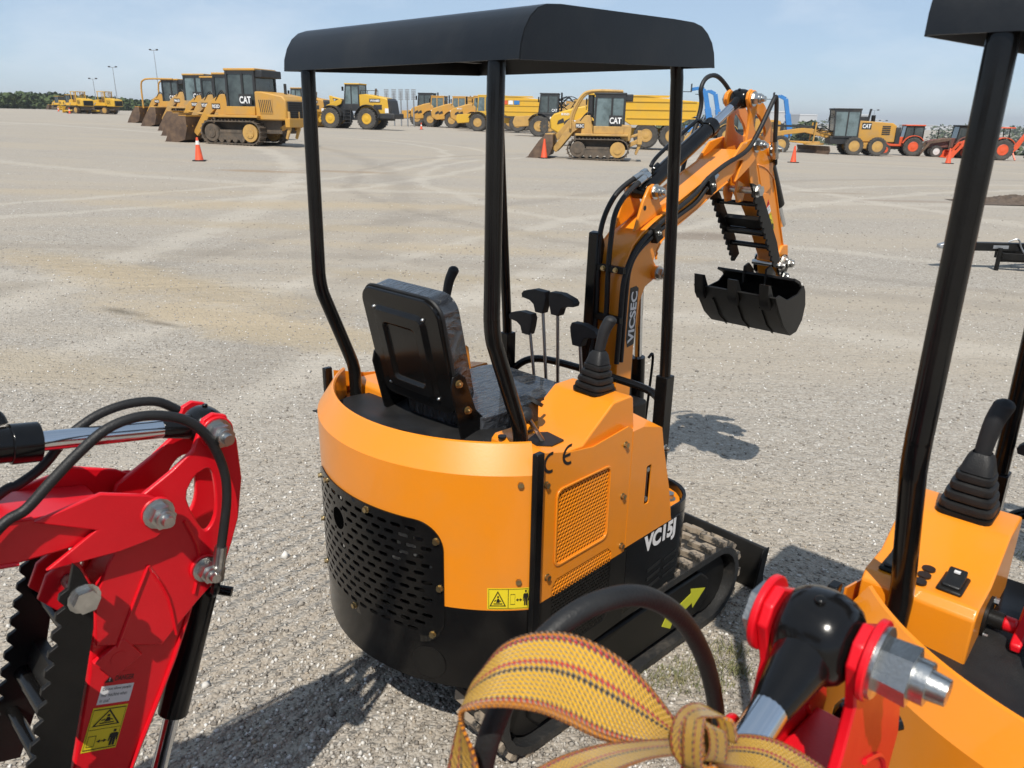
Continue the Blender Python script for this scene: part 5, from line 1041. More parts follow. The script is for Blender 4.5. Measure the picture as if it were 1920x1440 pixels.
        ke = obj('cylinder_ear', G().prism(kn, *sorted((s*.038, s*.05))), paint, boom, .003); b_ = bx((.525, 1.605)); g = G(); g.cyl((b_[0], s*.05, b_[1]), (b_[0], s*.057, b_[1]), .026, 20); obj('pin_boss', g, paint, ke, .002); g = G(); g.nut((b_[0], s*.057, b_[1]), (0, s, 0), .022, .024 if s < 0 else .012, .9 if s < 0 else 0); obj('pin_nut', g, ZINC, ke); b_ = bx((.475, 1.55)); obj('painted_ear_hole', G().cyl((b_[0], s*.0502, b_[1]), (b_[0], s*.0508, b_[1]), .009, 12), BLACKV, ke)  # ear hole is a thin black disc with its dark painted on
    b_ = bx((.545, 1.31)); g = G(); g.cyl((b_[0], -.085, b_[1]), (b_[0], .085, b_[1]), .026, 20); obj('cylinder_boss', g, paint, boom, .002); [obj('pin_nut', G().nut((b_[0], q*.085, b_[1]), (0, q, 0), .022, .024, .9), ZINC, boom) for q in (-1, 1)]
    e0, e1 = bx((.56, .60)), bx((.545, 1.31)); e0 = (.60, .58-bdrop*.7); u = 0.52
    m_ = (e0[0]+(e1[0]-e0[0])*u, e0[1]+(e1[1]-e0[1])*u); g = G(); g.cyl((e0[0], 0, e0[1]), (m_[0], 0, m_[1]), .03, 20); lc = obj('lift_cylinder', g, GLOSS, t); g = G(); g.cyl((m_[0], 0, m_[1]), (e1[0], 0, e1[1]), .0165, 16); obj('cylinder_rod', g, CHROME, lc)
    g = G(); q = bx((.62, .95)); g.tube([(e0[0]+.02, -.02, .95), (e0[0]+.045, -.02, .96), (e0[0]+.05, -.02, .9), (e0[0]+.03, -.02, .66)], .006, 6); obj('cylinder_pipe', g, GLOSS, lc)
    # arm cylinder on top of the boom
    a0 = bx((.525, 1.605)); eye = ax((.139, .114)); u = .66
    L_ = math.hypot(eye[0]-a0[0], eye[1]-a0[1]); d = ((eye[0]-a0[0])/L_, (eye[1]-a0[1])/L_); nn = (-d[1], d[0])
    def on(s, off=0, y=0): return (a0[0]+d[0]*s+nn[0]*off, y, a0[1]+d[1]*s+nn[1]*off)
    g = G(); g.cyl((a0[0], -.034, a0[1]), (a0[0], .034, a0[1]), .03, 18); g.cyl(on(.0), on(bl_), .031, 22); g.cyl(on(bl_-.045), on(bl_), .035, 22); ac = obj('arm_cylinder', g, GLOSS, t, .002)
    g = G(); g.cyl(on(bl_), on(L_-.04), .0178, 20); obj('cylinder_rod', g, CHROME, ac)
    g = G(); g.cyl(on(L_-.085*pk), on(L_-.02), .0182, 18, .026*pk); g.lathe([(.024*pk, -.0375), (.031*pk, -.032), (.0355*pk, -.023), (.038*pk, -.012), (.0387*pk, 0), (.038*pk, .012), (.0355*pk, .023), (.031*pk, .032), (.024*pk, .0375)], (eye[0], 0, eye[1]), (0, 1, 0), 30); b_ = on(L_-.0, .0375*pk); g.cyl(b_, (b_[0]+nn[0]*.006, 0, b_[2]+nn[1]*.006), .006, 8); obj('rod_eye', g, GLOSS, ac, .003)
    g = G(); g.tube([on(.10, .04, .02), on(.16, .055, .02), on(.40, .055, .02), on(.44, .05, .02), on(.45, .033, .01)], .0075, 8); g.tube([on(.06, .033, -.01), on(.07, .05, -.015), on(.10, .052, -.015)], .0075, 8); obj('cylinder_pipe', g, GLOSS, ac)
    # arm
    side = [(.117, .145), (.139, .153), (.164, .143), (.180, .085), (.1815, .0), (.165, -.085), (.145, -.135), (.117, -.198), (.062, -.235), (.001, -.36), (-.085, -.52), (-.16, -.655), (-.20, -.69), (-.235, -.68), (-.25, -.64), (-.215, -.52), (-.153, -.31), (-.122, -.145), (-.090, -.085), (-.052, -.035), (-.032, .012), (-.01, .03), (.047, .06), (.09, .088)]
    hole = smooth([(.066, -.005), (.088, .035), (.112, .044), (.124, .025), (.122, -.045), (.106, -.082), (.088, -.08)], 3)
    arm = None
    for s in (-1, 1):
        up = [p for p in side if p[1] > -.25]+[]; pl_ = [(.117, .145), (.139, .153), (.164, .143), (.180, .085), (.1815, .0), (.165, -.085), (.145, -.135), (.117, -.198), (.062, -.235), (-.02, -.30), (-.135, -.24), (-.122, -.145), (-.090, -.085), (-.052, -.035), (-.036, .0), (-.026, .022), (-.004, .034), (.047, .06), (.09, .088)]
        o = obj('arm_cheek', G().prism([ax(p) for p in pl_], *sorted((s*.040, s*.052)), 'Y', [[ax(p) for p in hole]] if pk == 1 else []), paint, arm or t, .0025)
        if arm is None: arm = o
        for (px_, pz_, bs_) in ((.139, .114, 1), (.081, -.166, .9))[:1 if pk > 1 else 2]:
            c0 = ax((px_, pz_)); g = G(); g.cyl((c0[0], s*.052, c0[1]), (c0[0], s*.06, c0[1]), .033*bs_*pk, 28); obj('pin_boss', g, paint, o, .002); g = G(); g.nut((c0[0], s*.060, c0[1]), (0, s, 0), .0235*bs_*pk, .026*pk if s < 0 else .011, .9 if s < 0 else 0)
            if pk == 1 or bs_ == 1: obj('pin_nut', g, ZINC, o)
    bxp = [(.095, -.16), (.062, -.235), (.001, -.36), (-.085, -.52), (-.16, -.655), (-.205, -.685), (-.235, -.66), (-.245, -.60), (-.205, -.48), (-.153, -.31), (-.122, -.145), (-.06, -.07), (.02, -.06)]
    ab = obj('arm_box', G().prism([ax(p) for p in bxp], -.0385, .0385), paint, arm, .004); wb = G()
    for s in (-1, 1): wb.tube([(ax(p)[0], s*.041, ax(p)[1]) for p in [(.085, -.12), (.078, -.16), (.058, -.225), (.001, -.352), (-.088, -.512), (-.16, -.645)]], .0045, 6, 2); wb.tube([(ax(p)[0], s*.0525, ax(p)[1]) for p in [(-.10, -.26), (-.03, -.13), (-.02, -.125), (.005, -.20), (.01, -.29)]], .0035, 6, 3); wb.tube([(ax(p)[0], s*.0525, ax(p)[1]) for p in [(.055, -.05), (.072, -.11), (.072, -.16), (.055, -.215)]], .004, 6, 3)
    obj('weld_bead', wb, paint, arm)
    th = [ax(p) for p in [(-.135, -.05), (-.185, -.075), (-.205, -.115), (-.18, -.15), (-.115, -.13)]]
    for s in (-1, 1): obj('thumb_lug', G().prism(th, *sorted((s*.022, s*.032))), paint, arm, .002)
    mp_ = G(); mp_.prism([ax(p) for p in [(-.058, -.300), (-.118, -.325), (-.145, -.275), (-.085, -.248)]], -.0536, -.040); mpo = obj('cover_plate', mp_, paint, arm, .002); c0 = ax((-.10, -.287)); g = G(); g.cyl((c0[0], -.0537, c0[1]), (c0[0], -.0545, c0[1]), .016, 18); obj('cover_ring', g, paint, mpo)
    # bucket cylinder down the front of the arm
    c0 = ax((.081, -.166)); off = ax((.135, -.195)); b0 = ax((.112, -.215)); b1 = ax((-.035, -.60)); mid = ax((.0, -.508))
    c0 = ax((.092, -.190)); b1 = ax((-.075, -.64)); Lc = math.hypot(b1[0]-c0[0], b1[1]-c0[1]); dd = ((b1[0]-c0[0])/Lc, (b1[1]-c0[1])/Lc); of = (-dd[1]*.022, dd[0]*.022)
    def oc(s): return (c0[0]+dd[0]*s+of[0], 0, c0[1]+dd[1]*s+of[1])
    g = G(); g.cyl(oc(.02), oc(.335), .031, 22); g.ball(oc(.02), .031, 16, 8); bc = obj('bucket_cylinder', g, GLOSS, t, .002); g = G(); g.cyl(oc(.335), oc(Lc-.02), .0165, 16); obj('cylinder_rod', g, CHROME, bc)
    g = G(); q = oc(.05); g.cyl(q, (q[0]+of[0]*1.6+.01, -.04, q[2]+of[1]*1.6), .011, 10); obj('cylinder_port', g, GLOSS, bc)
    # thumb (two toothed plates) on the operator side
    tp = (-.152, -.098)
    def rack(y):
        a, b = Vector((-.172, -.07)), Vector((-.315, -.50)); dr = (b-a); Lr = dr.length; dr.normalize(); nr = Vector((-dr.y, dr.x)) if True else None; pts = []
        nr = Vector((dr.y, -dr.x)); k = 13
        pts.append(a+dr*-.045)
        for i in range(k):
            s0 = Lr*i/k; w_ = Lr/k
            pts += [a+dr*s0+nr*.0, a+dr*(s0+w_*.30)+nr*.012, a+dr*(s0+w_*.62)+nr*.012, a+dr*(s0+w_*.92)]
        pts += [b, b-nr*.05, b-nr*.062-dr*.10, a+dr*.20-nr*.058, a+dr*.08-nr*.054, a+dr*.01-nr*.042, a-dr*.035-nr*.012]
        o = obj('thumb_plate', G().prism([ax((p.x, p.y)) for p in pts], *sorted((y-.005, y+.005))), FLATB, t, .0012); return o
    tb = rack(-.105); rack(.10).parent = tb
    g = G(); c1 = ax(tp); g.cyl((c1[0], -.112, c1[1]), (c1[0], .11, c1[1]), .014, 12); obj('thumb_pin', g, ZINC, tb); g = G(); g.nut((c1[0], -.110, c1[1]), (0, -1, 0), .022, .018, 0); obj('pin_nut', g, ZINC, tb)
    for (p, rr2) in (((-.178, -.17), .011), ((-.232, -.33), .016), ((-.262, -.405), .012)): c1 = ax(p); g = G(); g.cyl((c1[0], -.109, c1[1]), (c1[0], .105, c1[1]), rr2, 14); obj('thumb_spacer', g, GLOSS, tb)
    g = G(); q0, q1 = ax((-.205, -.27)), ax((-.222, -.315)); g.prism([q0, q1, ax((-.200, -.322)), ax((-.183, -.277))], -.10, .095); obj('thumb_crossplate', g, FLATB, tb)
    # linkage and bucket
    tip = ax((-.205, -.655)); g = G(); lk = [ax(p) for p in circ(-.235, -.665, .052, 20)]
    for s in (-1, 1): g.prism(lk, *sorted((s*.056, s*.066)))
    lo = obj('bucket_link', g, GLOSS, t, .002)
    obj('arm_tip', G().prism([ax(p) for p in [(-.16, -.61), (-.13, -.66), (-.21, -.75), (-.275, -.74), (-.31, -.69), (-.245, -.60)]], -.05, .05), paint, arm, .006)
    for p in ((-.255, -.62), (-.222, -.628), (-.205, -.705), (-.275, -.70)): c1 = ax(p); g = G(); g.cyl((c1[0], -.07, c1[1]), (c1[0], .07, c1[1]), .013, 12); g.nut((c1[0], -.07, c1[1]), (0, -1, 0), .019, .018, .3); obj('link_pin', g, ZINC, lo)
    if full or highcon:
        bp = [(1.485, 1.182), (1.540, 1.162), (1.591, 1.109), (1.612, 1.043), (1.599, 0.973), (1.553, 0.924), (1.489, 0.916), (1.408, 0.973), (1.332, 1.063), (1.289, 1.121), (1.298, 1.126), (1.340, 1.075), (1.417, 0.990), (1.493, 0.932), (1.544, 0.938), (1.587, 0.981), (1.599, 1.043), (1.580, 1.100), (1.532, 1.150), (1.481, 1.170)]
        bk = obj('bucket', G().prism(bp, -.198, .198), FLATB, t, .002)
        sd = [(1.289, 1.121), (1.332, 1.063), (1.408, 0.973), (1.489, 0.916), (1.553, 0.924), (1.599, 0.973), (1.612, 1.043), (1.591, 1.109), (1.566, 1.141), (1.515, 1.109), (1.413, 1.096), (1.327, 1.129)]
        for s in (-1, 1): obj('side_plate', G().prism(sd, *sorted((s*.198, s*.206))), FLATB, bk, .002)
        tooth = G().prism([(1.268, 1.177), (1.289, 1.174), (1.332, 1.109), (1.323, 1.068), (1.311, 1.055), (1.285, 1.088), (1.278, 1.116)], -.022, .022); me = mesh('bucket_tooth', tooth, FLATB)
        for y in (-.155, 0, .172): share('bucket_tooth', me, bk, Matrix.Translation((0, y, 0)))
        g = G(); g.prism([(1.294, 1.116), (1.332, 1.063), (1.338, 1.068), (1.302, 1.123)], -.199, .199); obj('cutting_edge', g, GLOSS, bk); g = G()
        for y in (-.12, .0, .12): g.prism([(1.332, 1.061), (1.408, 0.972), (1.489, 0.913), (1.489, 0.910), (1.404, 0.965), (1.327, 1.057)], y-.004, y+.004)
        obj('wear_strip', g, FLATB, bk)
        for s in (-1, 1): g = G().prism([(1.476, 1.124), (1.591, 1.116), (1.566, 1.182), (1.515, 1.218), (1.476, 1.206)], *sorted((s*.05, s*.06))); obj('bucket_lug', g, FLATB, bk, .002)
    # hoses
    if hoses:
        def H(pts, r=.0092, boomfixed=True):
            q = [(bx((x, z))[0], y, bx((x, z))[1]) if boomfixed else (x, y, z) for x, y, z in pts]; return q
        hB1 = H([(.30, .03, .95), (.325, .03, 1.15), (.325, .03, 1.33), (.33, .035, 1.44), (.352, .035, 1.52), (.40, .03, 1.59), (.47, .028, 1.632), (.53, .022, 1.655)]); hB2 = H([(.30, -.018, .95), (.325, -.018, 1.15), (.322, -.018, 1.34), (.325, -.02, 1.446), (.338, -.02, 1.529), (.383, -.018, 1.585), (.45, -.015, 1.622), (.505, -.012, 1.645)])
        for h in (hB1, hB2):
            o = obj('hydraulic_hose', G().tube(h, .0095, 8, 5), RUBBER, t, ang=80); g = G(); a, b = Vector(h[-2]), Vector(h[-1]); dv = (b-a).normalized(); g.cyl(b-dv*.03, b+dv*.015, .0125, 10); g.cyl(b+dv*.015, b+dv*.04, .0145, 6); obj('hose_fitting', g, ZINC, o)
        r1 = [(.33, 1.0), (.335, 1.154), (.337, 1.236), (.342, 1.303), (.368, 1.37), (.415, 1.422), (.477, 1.461), (.556, 1.50), (.64, 1.534), (.761, 1.585), (.85, 1.638), (.966, 1.686)]
        r2 = [(.36, 1.0), (.362, 1.15), (.365, 1.267), (.375, 1.345), (.415, 1.40), (.496, 1.445), (.572, 1.476), (.668, 1.512), (.78, 1.553), (.844, 1.60)]
        cf = ax((.105, -.19)); pe = ax((.139, .114))
        ctl = ax((.09, .10)); tail = [(pe[0]+(cf[0]-pe[0])*.0-.02, pe[1]+.0)]
        # from the boom side up and over the ears, down to the bucket cylinder port
        over = [ax((.02, .04)), ax((.10, .15)), ax((.17, .165)), ax((.21, .06)), ax((.212, -.08)), ax((.182, -.20))]
        if arm_rot > -30: over = [(pv[0]+q[0], pv[1]+q[1]) for q in [rot2(p, arm_rot) for p in [(-.085, -.02), (-.01, .045), (.055, .125), (.10, .182), (.118, .182), (.135, .12), (.15, .03), (.168, -.03)]]]
        h1 = H([(x, -.075, z) for x, z in r1])+[(p[0], -.085, p[1]) for p in over]
        if arm_rot < -30: h1 = [(pv[0]+x, -.085, pv[1]+z) for x, z in ((-.34, -.02), (-.245, .068), (-.204, .086), (-.159, .123), (-.112, .159), (-.066, .187), (-.02, .196), (.025, .189), (.071, .167), (.104, .13), (.123, .084), (.133, .031), (.13, -.02), (.118, -.075), (.097, -.158))]
        ho = obj('hydraulic_hose', G().tube(h1, .0095, 8, 6), RUBBER, t, ang=80)
        a, b = Vector(h1[-2]), Vector(h1[-1]); dv = (b-a).normalized(); g = G(); g.cyl(b-dv*.045, b, .0125, 12); g.cyl(b, b+dv*.028, .014, 6); pq = oc(.05); obj('hose_fitting', g, ZINC, ho); g = G(); g.tube([b+dv*.028, b+dv*.05, (b+dv*.06+Vector((pq[0], -.03, pq[2])))/2, (pq[0], -.03, pq[2])], .0085, 8, 4); obj('port_elbow', g, GLOSS, ho)
        h2 = H([(x, -.072, z) for x, z in r2]); ho = obj('hydraulic_hose', G().tube(h2, .0092, 8, 5), RUBBER, t, ang=80); a, b = Vector(h2[-2]), Vector(h2[-1]); dv = (b-a).normalized(); g = G(); g.cyl(b, b+dv*.03, .0125, 6); g.cyl(b+dv*.03, b+dv*.045, .009, 10); g.cyl(b+dv*.045, b+dv*.085, .0135, 6); obj('hose_fitting', g, ZINC, ho)
        far_ = H([(.90, .075, 1.64)])+H([(.93, .085, 1.70)])+[(p[0], .09, p[1]) for p in ([ax(q) for q in [(-.07, .09), (-.02, .18), (.07, .20), (.15, .19), (.20, .10), (.205, -.06), (.175, -.18)]] if arm_rot < -30 else [ax(q) for q in [(.02, .22), (.08, .27), (.14, .26), (.19, .19), (.20, .06), (.17, -.10)]])]
        if arm_rot < -30: far_ = [(pv[0]+x, .02, pv[1]+z) for x, z in ((-.34, .0), (-.219, .078), (-.188, .087), (-.148, .107), (-.106, .145), (-.073, .166), (-.035, .181), (.014, .186), (.063, .177), (.10, .15))]
        ho = obj('hydraulic_hose', G().tube(far_, .0092, 8, 6), RUBBER, t, ang=80)
        for (x, z) in ((.515, 1.462), (.865, 1.615)):
            c1 = bx((x, z)); cl = obj('hose_clamp', G().box(-.022, .022, -.092, -.060, -.034, .03, Matrix.Translation((c1[0], 0, c1[1])) @ Matrix.Rotation(R(-25-boom_rot), 4, 'Y')), FLATB, boom, .004); g = G(); g.nut((c1[0], -.092, c1[1]), (0, -1, 0), .007, .008, .2); obj('clamp_bolt', g, ZINC, cl)
        for z in (1.165, 1.345):
            c1 = bx((.338, z)); cl = obj('hose_clamp', G().box(-.016, .006, -.085, .062, -.012, .012, Matrix.Translation((c1[0]-.006, 0, c1[1])) @ Matrix.Rotation(R(-boom_rot), 4, 'Y')), FLATB, boom, .003)
            if z > 1.2:
                for y in (-.055, .0): g = G(); g.nut((c1[0]-.022, y, c1[1]), (-1, 0, 0), .008, .008, 0); obj('clamp_bolt', g, BRASS, cl)
    if lettering:
        up_ = Vector((bx((.372, 1.06))[0]-bx((.37, 1.0))[0], 0, bx((.372, 1.06))[1]-bx((.37, 1.0))[1])).normalized(); lf = Vector((-up_.z, 0, up_.x)); c1 = bx((.437, 1.06)); P0 = Vector((c1[0], -.0662, c1[1])); tx = lf.cross(up_)
        pts = [(-.008, -.005), (.205, -.005), (.215, .012), (.21, .048), (.018, .048), (-.015, .036)]; g = G(); g.add([P0+up_*u_+lf*v_+Vector((0, -.0006, 0)) for u_, v_ in pts], [tuple(range(6))]); bd = obj('lettering_plate', g, BLACKV, boom, flat=True)
        text('lettering', 'VICSEC', P0+Vector((0, -.0014, 0)), up_, lf, .195, .038, WHITE, bd, .035)
        text('lettering', 'VC15J', (-.004, -.4715, .498), (1, 0, .02), (0, 0, 1), .185, .08, WHITE, fb, .055)
        man_sign(rc, rs(-42.2, .577, RR_), rs(-53.6, 0)-rs(-42.2, 0), (0, 0, 1), .118, .067, fmap=lambda u, v, l: rs(-42.2-11.3*u, .577+.067*v, RR_+.0025+l))
    # labels on the arm
    ud = Vector((ax((-.153, -.31))[0]-ax((-.085, -.52))[0], 0, 0)); a, b = ax((-.16, -.50)), ax((-.10, -.36)); ua = Vector((b[0]-a[0], 0, b[1]-a[1])).normalized(); ra = Vector((ua.z, 0, -ua.x)); y_ = -.0392
    def lp(p): c1 = ax(p); return Vector((c1[0], y_, c1[1]))
    g = G(); p0 = lp((-.150, -.375)); g.add([p0, p0+ra*.062, p0+ra*.062+ua*.038, p0+ua*.038], [(0, 1, 2, 3)]); wl = obj('notice_label', g, WHITE, arm, flat=True)
    for i, s in enumerate(('Do not allow people', 'near machine when', 'in use!')): text('lettering', s, p0+ra*.004+ua*(.027-.0115*i)+Vector((0, -.0004, 0)), ra, ua, (.054, .049, .018)[i], .0075, BLACKV, wl, .0)
    g = G(); p1 = p0+ua*.040; g.add([p1, p1+ra*.062, p1+ra*.062+ua*.026, p1+ua*.026], [(0, 1, 2, 3)]); dl = obj('danger_label', g, RED, arm, flat=True); text('lettering', 'DANGER', p1+ra*.022+ua*.007+Vector((0, -.0004, 0)), ra, ua, .036, .011, BLACKV, dl, .02)
    q = p1+ra*.003+ua*.005+Vector((0, -.0004, 0)); g = G(); g.add([q, q+ra*.017, q+ra*.0085+ua*.015], [(0, 1, 2)]); wt = obj('warning_triangle', g, BLACKV, dl, flat=True); text('lettering', '!', q+ra*.0073+ua*.003+Vector((0, -.0004, 0)), ra, ua, .0024, .008, WHITE, wt, .02)
    man_sign(arm, p0-ua*.098-ra*.004, ra, ua, .066, .092, True, True)
    return t
M1 = mini('mini_excavator', 'orange mini excavator in the middle, boom raised and rear grille facing us', (.10, 2.51, 0), 44, ORANGE)
M2 = mini('mini_excavator', 'orange mini excavator cut by the right edge, console with switches in view', (1.3255, 1.3053, 0), 41.9, ORANGE, full=False, highcon=True)
for o in M2.children:
    if any(k_ in o.name for k_ in ('seat', 'hinge', 'belt')): o.location.y -= .10
def place_red(px, py, Yd, local, az, nm, **kw):        # stand a machine so that the given point of its arm is at that spot
    P = at(px, py, Yd); a = R(az); fx = Vector((math.sin(a), math.cos(a), 0)); fy = Vector((-math.cos(a), math.sin(a), 0)); o = P-fx*local[0]-fy*local[1]
    print('red', nm, 'height error', round(P.z-local[2], 3), 'origin', o); return mini('mini_excavator', nm, (o.x, o.y, P.z-local[2]), az, RED, lettering=False, full=False, **kw)
br_ = -34.; q = rot2((1.195, 1.758), br_, (.42, .78))
M3 = place_red(300, 965, 1.26, (q[0], -.09, q[1]), 44, 'red mini excavator at the left edge, arm folded down with black toothed thumb', boom_rot=br_, arm_rot=-58.)
br4 = -11.; q = rot2((1.195, 1.758), br4, (.42, .78)); q = (q[0], q[1]-.42); e4 = rot2((.139, .114), -12+58); 
M4 = place_red(1535, 1190, .67, (q[0]+e4[0], 0, q[1]+e4[1]), 43, 'red mini excavator nearest to us, only its boom end showing at the bottom', boom_rot=br4, arm_rot=-12., hoses=False, bdrop=.42, bl_=.36, pk=1.28)
# ---------------------------------------------------------------- webbing strap round the near boom, and grass
def webbing():
    m = bpy.data.materials.new('woven_webbing'); m.use_nodes = True; t = m.node_tree; b = t.nodes['Principled BSDF']; N = t.nodes.new; L = t.links.new
    uv = N('ShaderNodeUVMap'); uv.uv_map = 'uv'; sp = N('ShaderNodeSeparateXYZ'); L(uv.outputs[0], sp.inputs[0])
    r = N('ShaderNodeValToRGB'); r.color_ramp.interpolation = 'LINEAR'; e = r.color_ramp.elements
    Y = (.80, .44, .018, 1); O = (.60, .21, .008, 1); K = (.03, .02, .02, 1); D = (.55, .03, .03, 1)
    st = [(0, O), (.05, O), (.07, D), (.09, D), (.105, K), (.12, Y), (.36, Y), (.38, D), (.41, D), (.42, Y), (.46, Y), (.47, K), (.50, K), (.515, Y), (.87, Y), (.885, K), (.905, D), (.93, O), (1, O)]
    while len(e) < len(st): e.new(.5)
    for q, (p, c) in zip(e, st): q.position = p; q.color = c
    n = N('ShaderNodeTexNoise'); n.inputs['Scale'].default_value = 60; L(uv.outputs[0], n.inputs[0])
    w = N('ShaderNodeTexWave'); w.bands_direction = 'X'; w.inputs['Scale'].default_value = 7.5; w.inputs['Distortion'].default_value = .8; w.inputs['Detail'].default_value = 2; w.inputs['Detail Scale'].default_value = 3; mp = N('ShaderNodeMapping'); mp.inputs['Rotation'].default_value = (0, 0, .55); mp.inputs['Scale'].default_value = (1, 1, 1); L(uv.outputs[0], mp.inputs[0]); L(mp.outputs[0], w.inputs[0])
    w2 = N('ShaderNodeTexWave'); w2.bands_direction = 'Y'; w2.inputs['Scale'].default_value = 5.6; L(uv.outputs[0], w2.inputs[0])
    ad = N('ShaderNodeMath'); ad.operation = 'ADD'; L(sp.outputs[1], ad.inputs[0]); j = N('ShaderNodeMath'); j.operation = 'MULTIPLY_ADD'; L(w.outputs[0], j.inputs[0]); j.inputs[1].default_value = .035; j.inputs[2].default_value = -.0175; L(j.outputs[0], ad.inputs[1]); L(ad.outputs[0], r.inputs[0])
    mx = N('ShaderNodeMixRGB'); mx.blend_type = 'MULTIPLY'; mx.inputs[0].default_value = .36; L(r.outputs[0], mx.inputs[1]); r2 = N('ShaderNodeValToRGB'); r2.color_ramp.elements[0].color = (.50, .34, .18, 1); L(w.outputs[0], r2.inputs[0]); L(r2.outputs[0], mx.inputs[2]); L(mx.outputs[0], b.inputs['Base Color']); b.inputs['Roughness'].default_value = .8  # multiply paints shade into the valleys of the weave
    b.inputs['Specular IOR Level'].default_value = .25; b.inputs['Sheen Weight'].default_value = .2
    mu = N('ShaderNodeMath'); mu.operation = 'ADD'; L(w.outputs[0], mu.inputs[0]); L(w2.outputs[0], mu.inputs[1]); bp = N('ShaderNodeBump'); bp.inputs['Strength'].default_value = 1; bp.inputs['Distance'].default_value = .0022; L(mu.outputs[0], bp.inputs['Height']); L(bp.outputs[0], b.inputs['Normal']); return m
WEB = webbing()
def cr(pts, n):
    pts = [Vector(p) for p in pts]; o = []; m = len(pts)-1
    for k in range(n):
        t = k/(n-1)*m; i = min(m-1, int(t)); t -= i; a, b, c, d = pts[max(0, i-1)], pts[i], pts[i+1], pts[min(m, i+2)]
        o.append(.5*((2*b)+(c-a)*t+(2*a-5*b+4*c-d)*t*t+(3*b-3*c+d-a)*t*t*t))
    return o
def ribbon(name, A, B, n, vlen, parent=None, sag=.0):
    a, b = cr(A, n), cr(B, n); W_ = 9; vs = []; fs = []; uv = []
    for i in range(n):
        for j in range(W_): q = j/(W_-1); vs.append(a[i].lerp(b[i], q)); uv.append((vlen*i/(n-1), q))
    for i in range(n-1):
        for j in range(W_-1): fs.append((i*W_+j, (i+1)*W_+j, (i+1)*W_+j+1, i*W_+j+1))
    me = bpy.data.meshes.new(name); me.from_pydata([tuple(v) for v in vs], [], fs); l = me.uv_layers.new(name='uv')
    for lp in me.loops: l.data[lp.index].uv = uv[lp.vertex_index]
    for p in me.polygons: p.use_smooth = True
    me.materials.append(WEB); o = bpy.data.objects.new(name, me); C.objects.link(o); k = o.modifiers.new('thick', 'SOLIDIFY'); k.thickness = .0028
    if parent: o.parent = parent
    return o
def zz(x, y, Y): return at(820+x/3.31, 1060+y/3.31, Y*.9)
S1 = ribbon('webbing_loop', [zz(20, 1500, .60), zz(95, 1160, .60), zz(200, 800, .61), zz(300, 640, .62), zz(430, 490, .63), zz(620, 425, .64), zz(850, 440, .645), zz(1100, 560, .64), zz(1300, 740, .63), zz(1480, 975, .615), zz(1570, 1075, .60)],
            [zz(300, 1500, .575), zz(240, 1180, .575), zz(150, 960, .57), zz(190, 905, .565), zz(390, 885, .56), zz(620, 915, .56), zz(800, 985, .56), zz(1000, 1080, .565), zz(1200, 1125, .575), zz(1400, 1115, .585), zz(1560, 1100, .595)], 70, 3.2)
tag(S1, 'yellow webbing strap with red and black stripes tied on the near boom', 'strap')
S2 = ribbon('webbing_tail', [zz(1560, 1070, .595), zz(1300, 1080, .57), zz(1000, 1110, .55), zz(700, 1210, .53), zz(400, 1400, .51)], [zz(1560, 1180, .585), zz(1330, 1200, .555), zz(1100, 1290, .53), zz(900, 1420, .51), zz(700, 1560, .49)], 40, 2.0, S1)
def z5(x, y, Y): return at(1330+x/3.25, 1060+y/3.25, Y*.9)
S3 = ribbon('webbing_band', [z5(-30, 1080, .6), z5(60, 1070, .59), z5(200, 1040, .575), z5(380, 1065, .57), z5(560, 1150, .57), z5(720, 1260, .58), z5(840, 1400, .6)], [z5(-30, 1180, .585), z5(60, 1230, .56), z5(160, 1260, .54), z5(300, 1290, .53), z5(440, 1370, .53), z5(560, 1480, .54), z5(640, 1600, .55)], 50, 2.0, S1)
kn = []
cx = zz(1640, 1085, .575)
for k, (r0, tw) in enumerate(((.020, 0), (.016, 1.1), (.013, 2.2))):
    A = []; B = []
    for i in range(13):
        a = 2*math.pi*i/12; ex = RT*math.cos(tw)*1+FW*math.sin(tw); d = ex*math.cos(a)+UP*math.sin(a)*1.35; A.append(cx+d*r0*1.1+(RT*.4-UP*.2)*(-.013)*(1 if k != 1 else -1)); B.append(cx+d*r0*.95+(RT*.8-FW*.5)*.013*(1 if k != 1 else -1)+UP*.004*math.sin(3*a))
    ribbon('webbing_knot', A, B, 44, 1.4, S1)
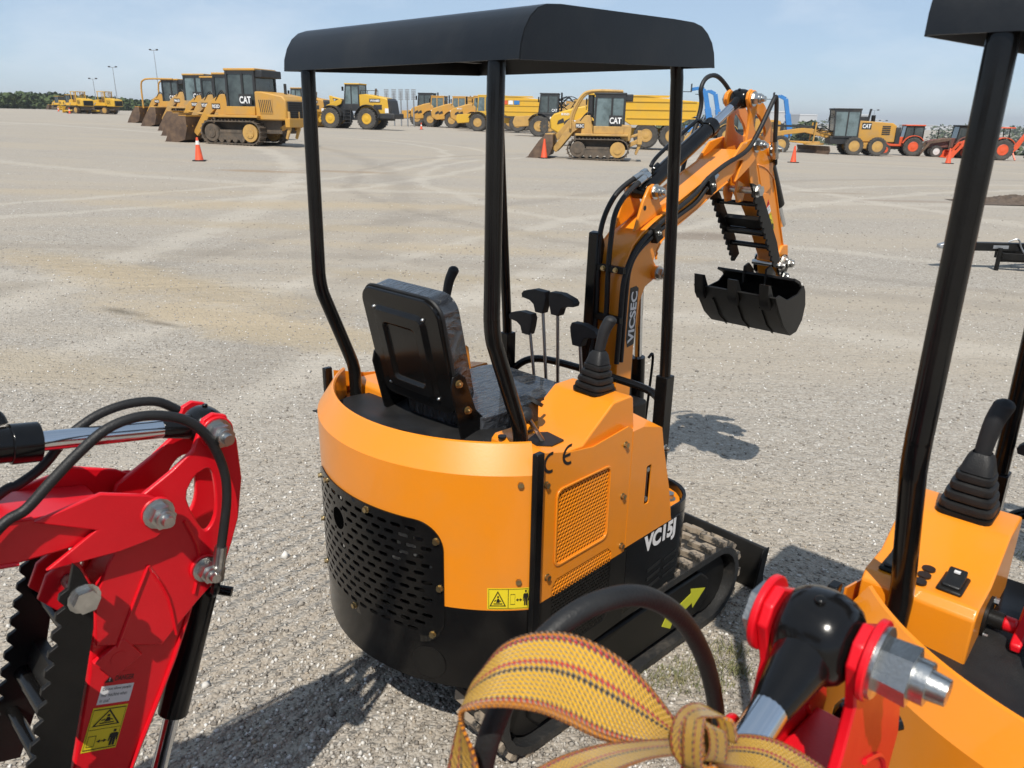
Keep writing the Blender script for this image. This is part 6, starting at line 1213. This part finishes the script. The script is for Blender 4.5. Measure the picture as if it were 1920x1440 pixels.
# thick hose looping over from the near boom
h = obj('hydraulic_hose', G().tube([at(890, 1520, .55), at(915, 1390, .565), at(970, 1265, .585), at(1040, 1180, .61), at(1120, 1130, .64), at(1205, 1118, .68), at(1275, 1158, .73), at(1318, 1228, .78), at(1338, 1300, .82), at(1345, 1370, .85), at(1347, 1460, .87)], .0112, 16, 6), RUBBER, M4, ang=80)
h.matrix_parent_inverse = Matrix.LocRotScale(M4.location, M4.rotation_euler, M4.scale).inverted()
h['label'] = 'thick black hose arching in front of the tracks'
# dry grass tufts
g = G(); r = random.Random(9)
def tuft(px, py, n, spread, hgt):
    p = gp(px, py)
    for _ in range(n):
        x, y = p.x+r.gauss(0, spread), p.y+r.gauss(0, spread*.6); a = r.uniform(0, 6.3); l = hgt*r.uniform(.35, 1.15)*.8; w = r.uniform(.0009, .002); e = r.uniform(.55, 1.25); dx, dy = math.cos(a), math.sin(a)
        b0 = Vector((x, y, 0)); b1 = b0+Vector((dx*l*e*.4, dy*l*e*.4, l*.6)); b2 = b0+Vector((dx*l*e, dy*l*e, l*max(.08, .85-.62*e))); s = Vector((-dy*w, dx*w, 0)); g.add([b0-s, b0+s, b1+s*.7, b1-s*.7, b2], [(0, 1, 2, 3), (3, 2, 4)])
for q in ((1290, 1262, 170, .07, .045), (1255, 1285, 110, .05, .05), (1340, 1240, 110, .06, .05), (1375, 1225, 80, .04, .07), (1330, 1285, 90, .05, .04), (1385, 1262, 70, .03, .08), (1900, 1045, 60, .05, .05), (1230, 1262, 50, .04, .03)): tuft(*q)
tag(obj('grass', g, mat('dry_grass_blade', (.10, .13, .045), .7, 0, .3, 30, 0, 20, 0, (.30, .25, .13)), flat=True), 'short dry grass tufts in the gravel by the track', kind='stuff')
# ---------------------------------------------------------------- thin summer haze
hm = bpy.data.materials.new('air'); hm.use_nodes = True; t = hm.node_tree; t.nodes.remove(t.nodes['Principled BSDF']); pv_ = t.nodes.new('ShaderNodeVolumePrincipled')
pv_.inputs['Color'].default_value = (.95, .97, 1, 1); pv_.inputs['Density'].default_value = .00024; pv_.inputs['Anisotropy'].default_value = .2
t.links.new(pv_.outputs[0], t.nodes['Material Output'].inputs['Volume'])
tag(obj('haze', G().box(-8200, 8200, -8200, 8200, -22, 62), hm, flat=True), 'thin pale summer haze over the yard and the town', kind='stuff')
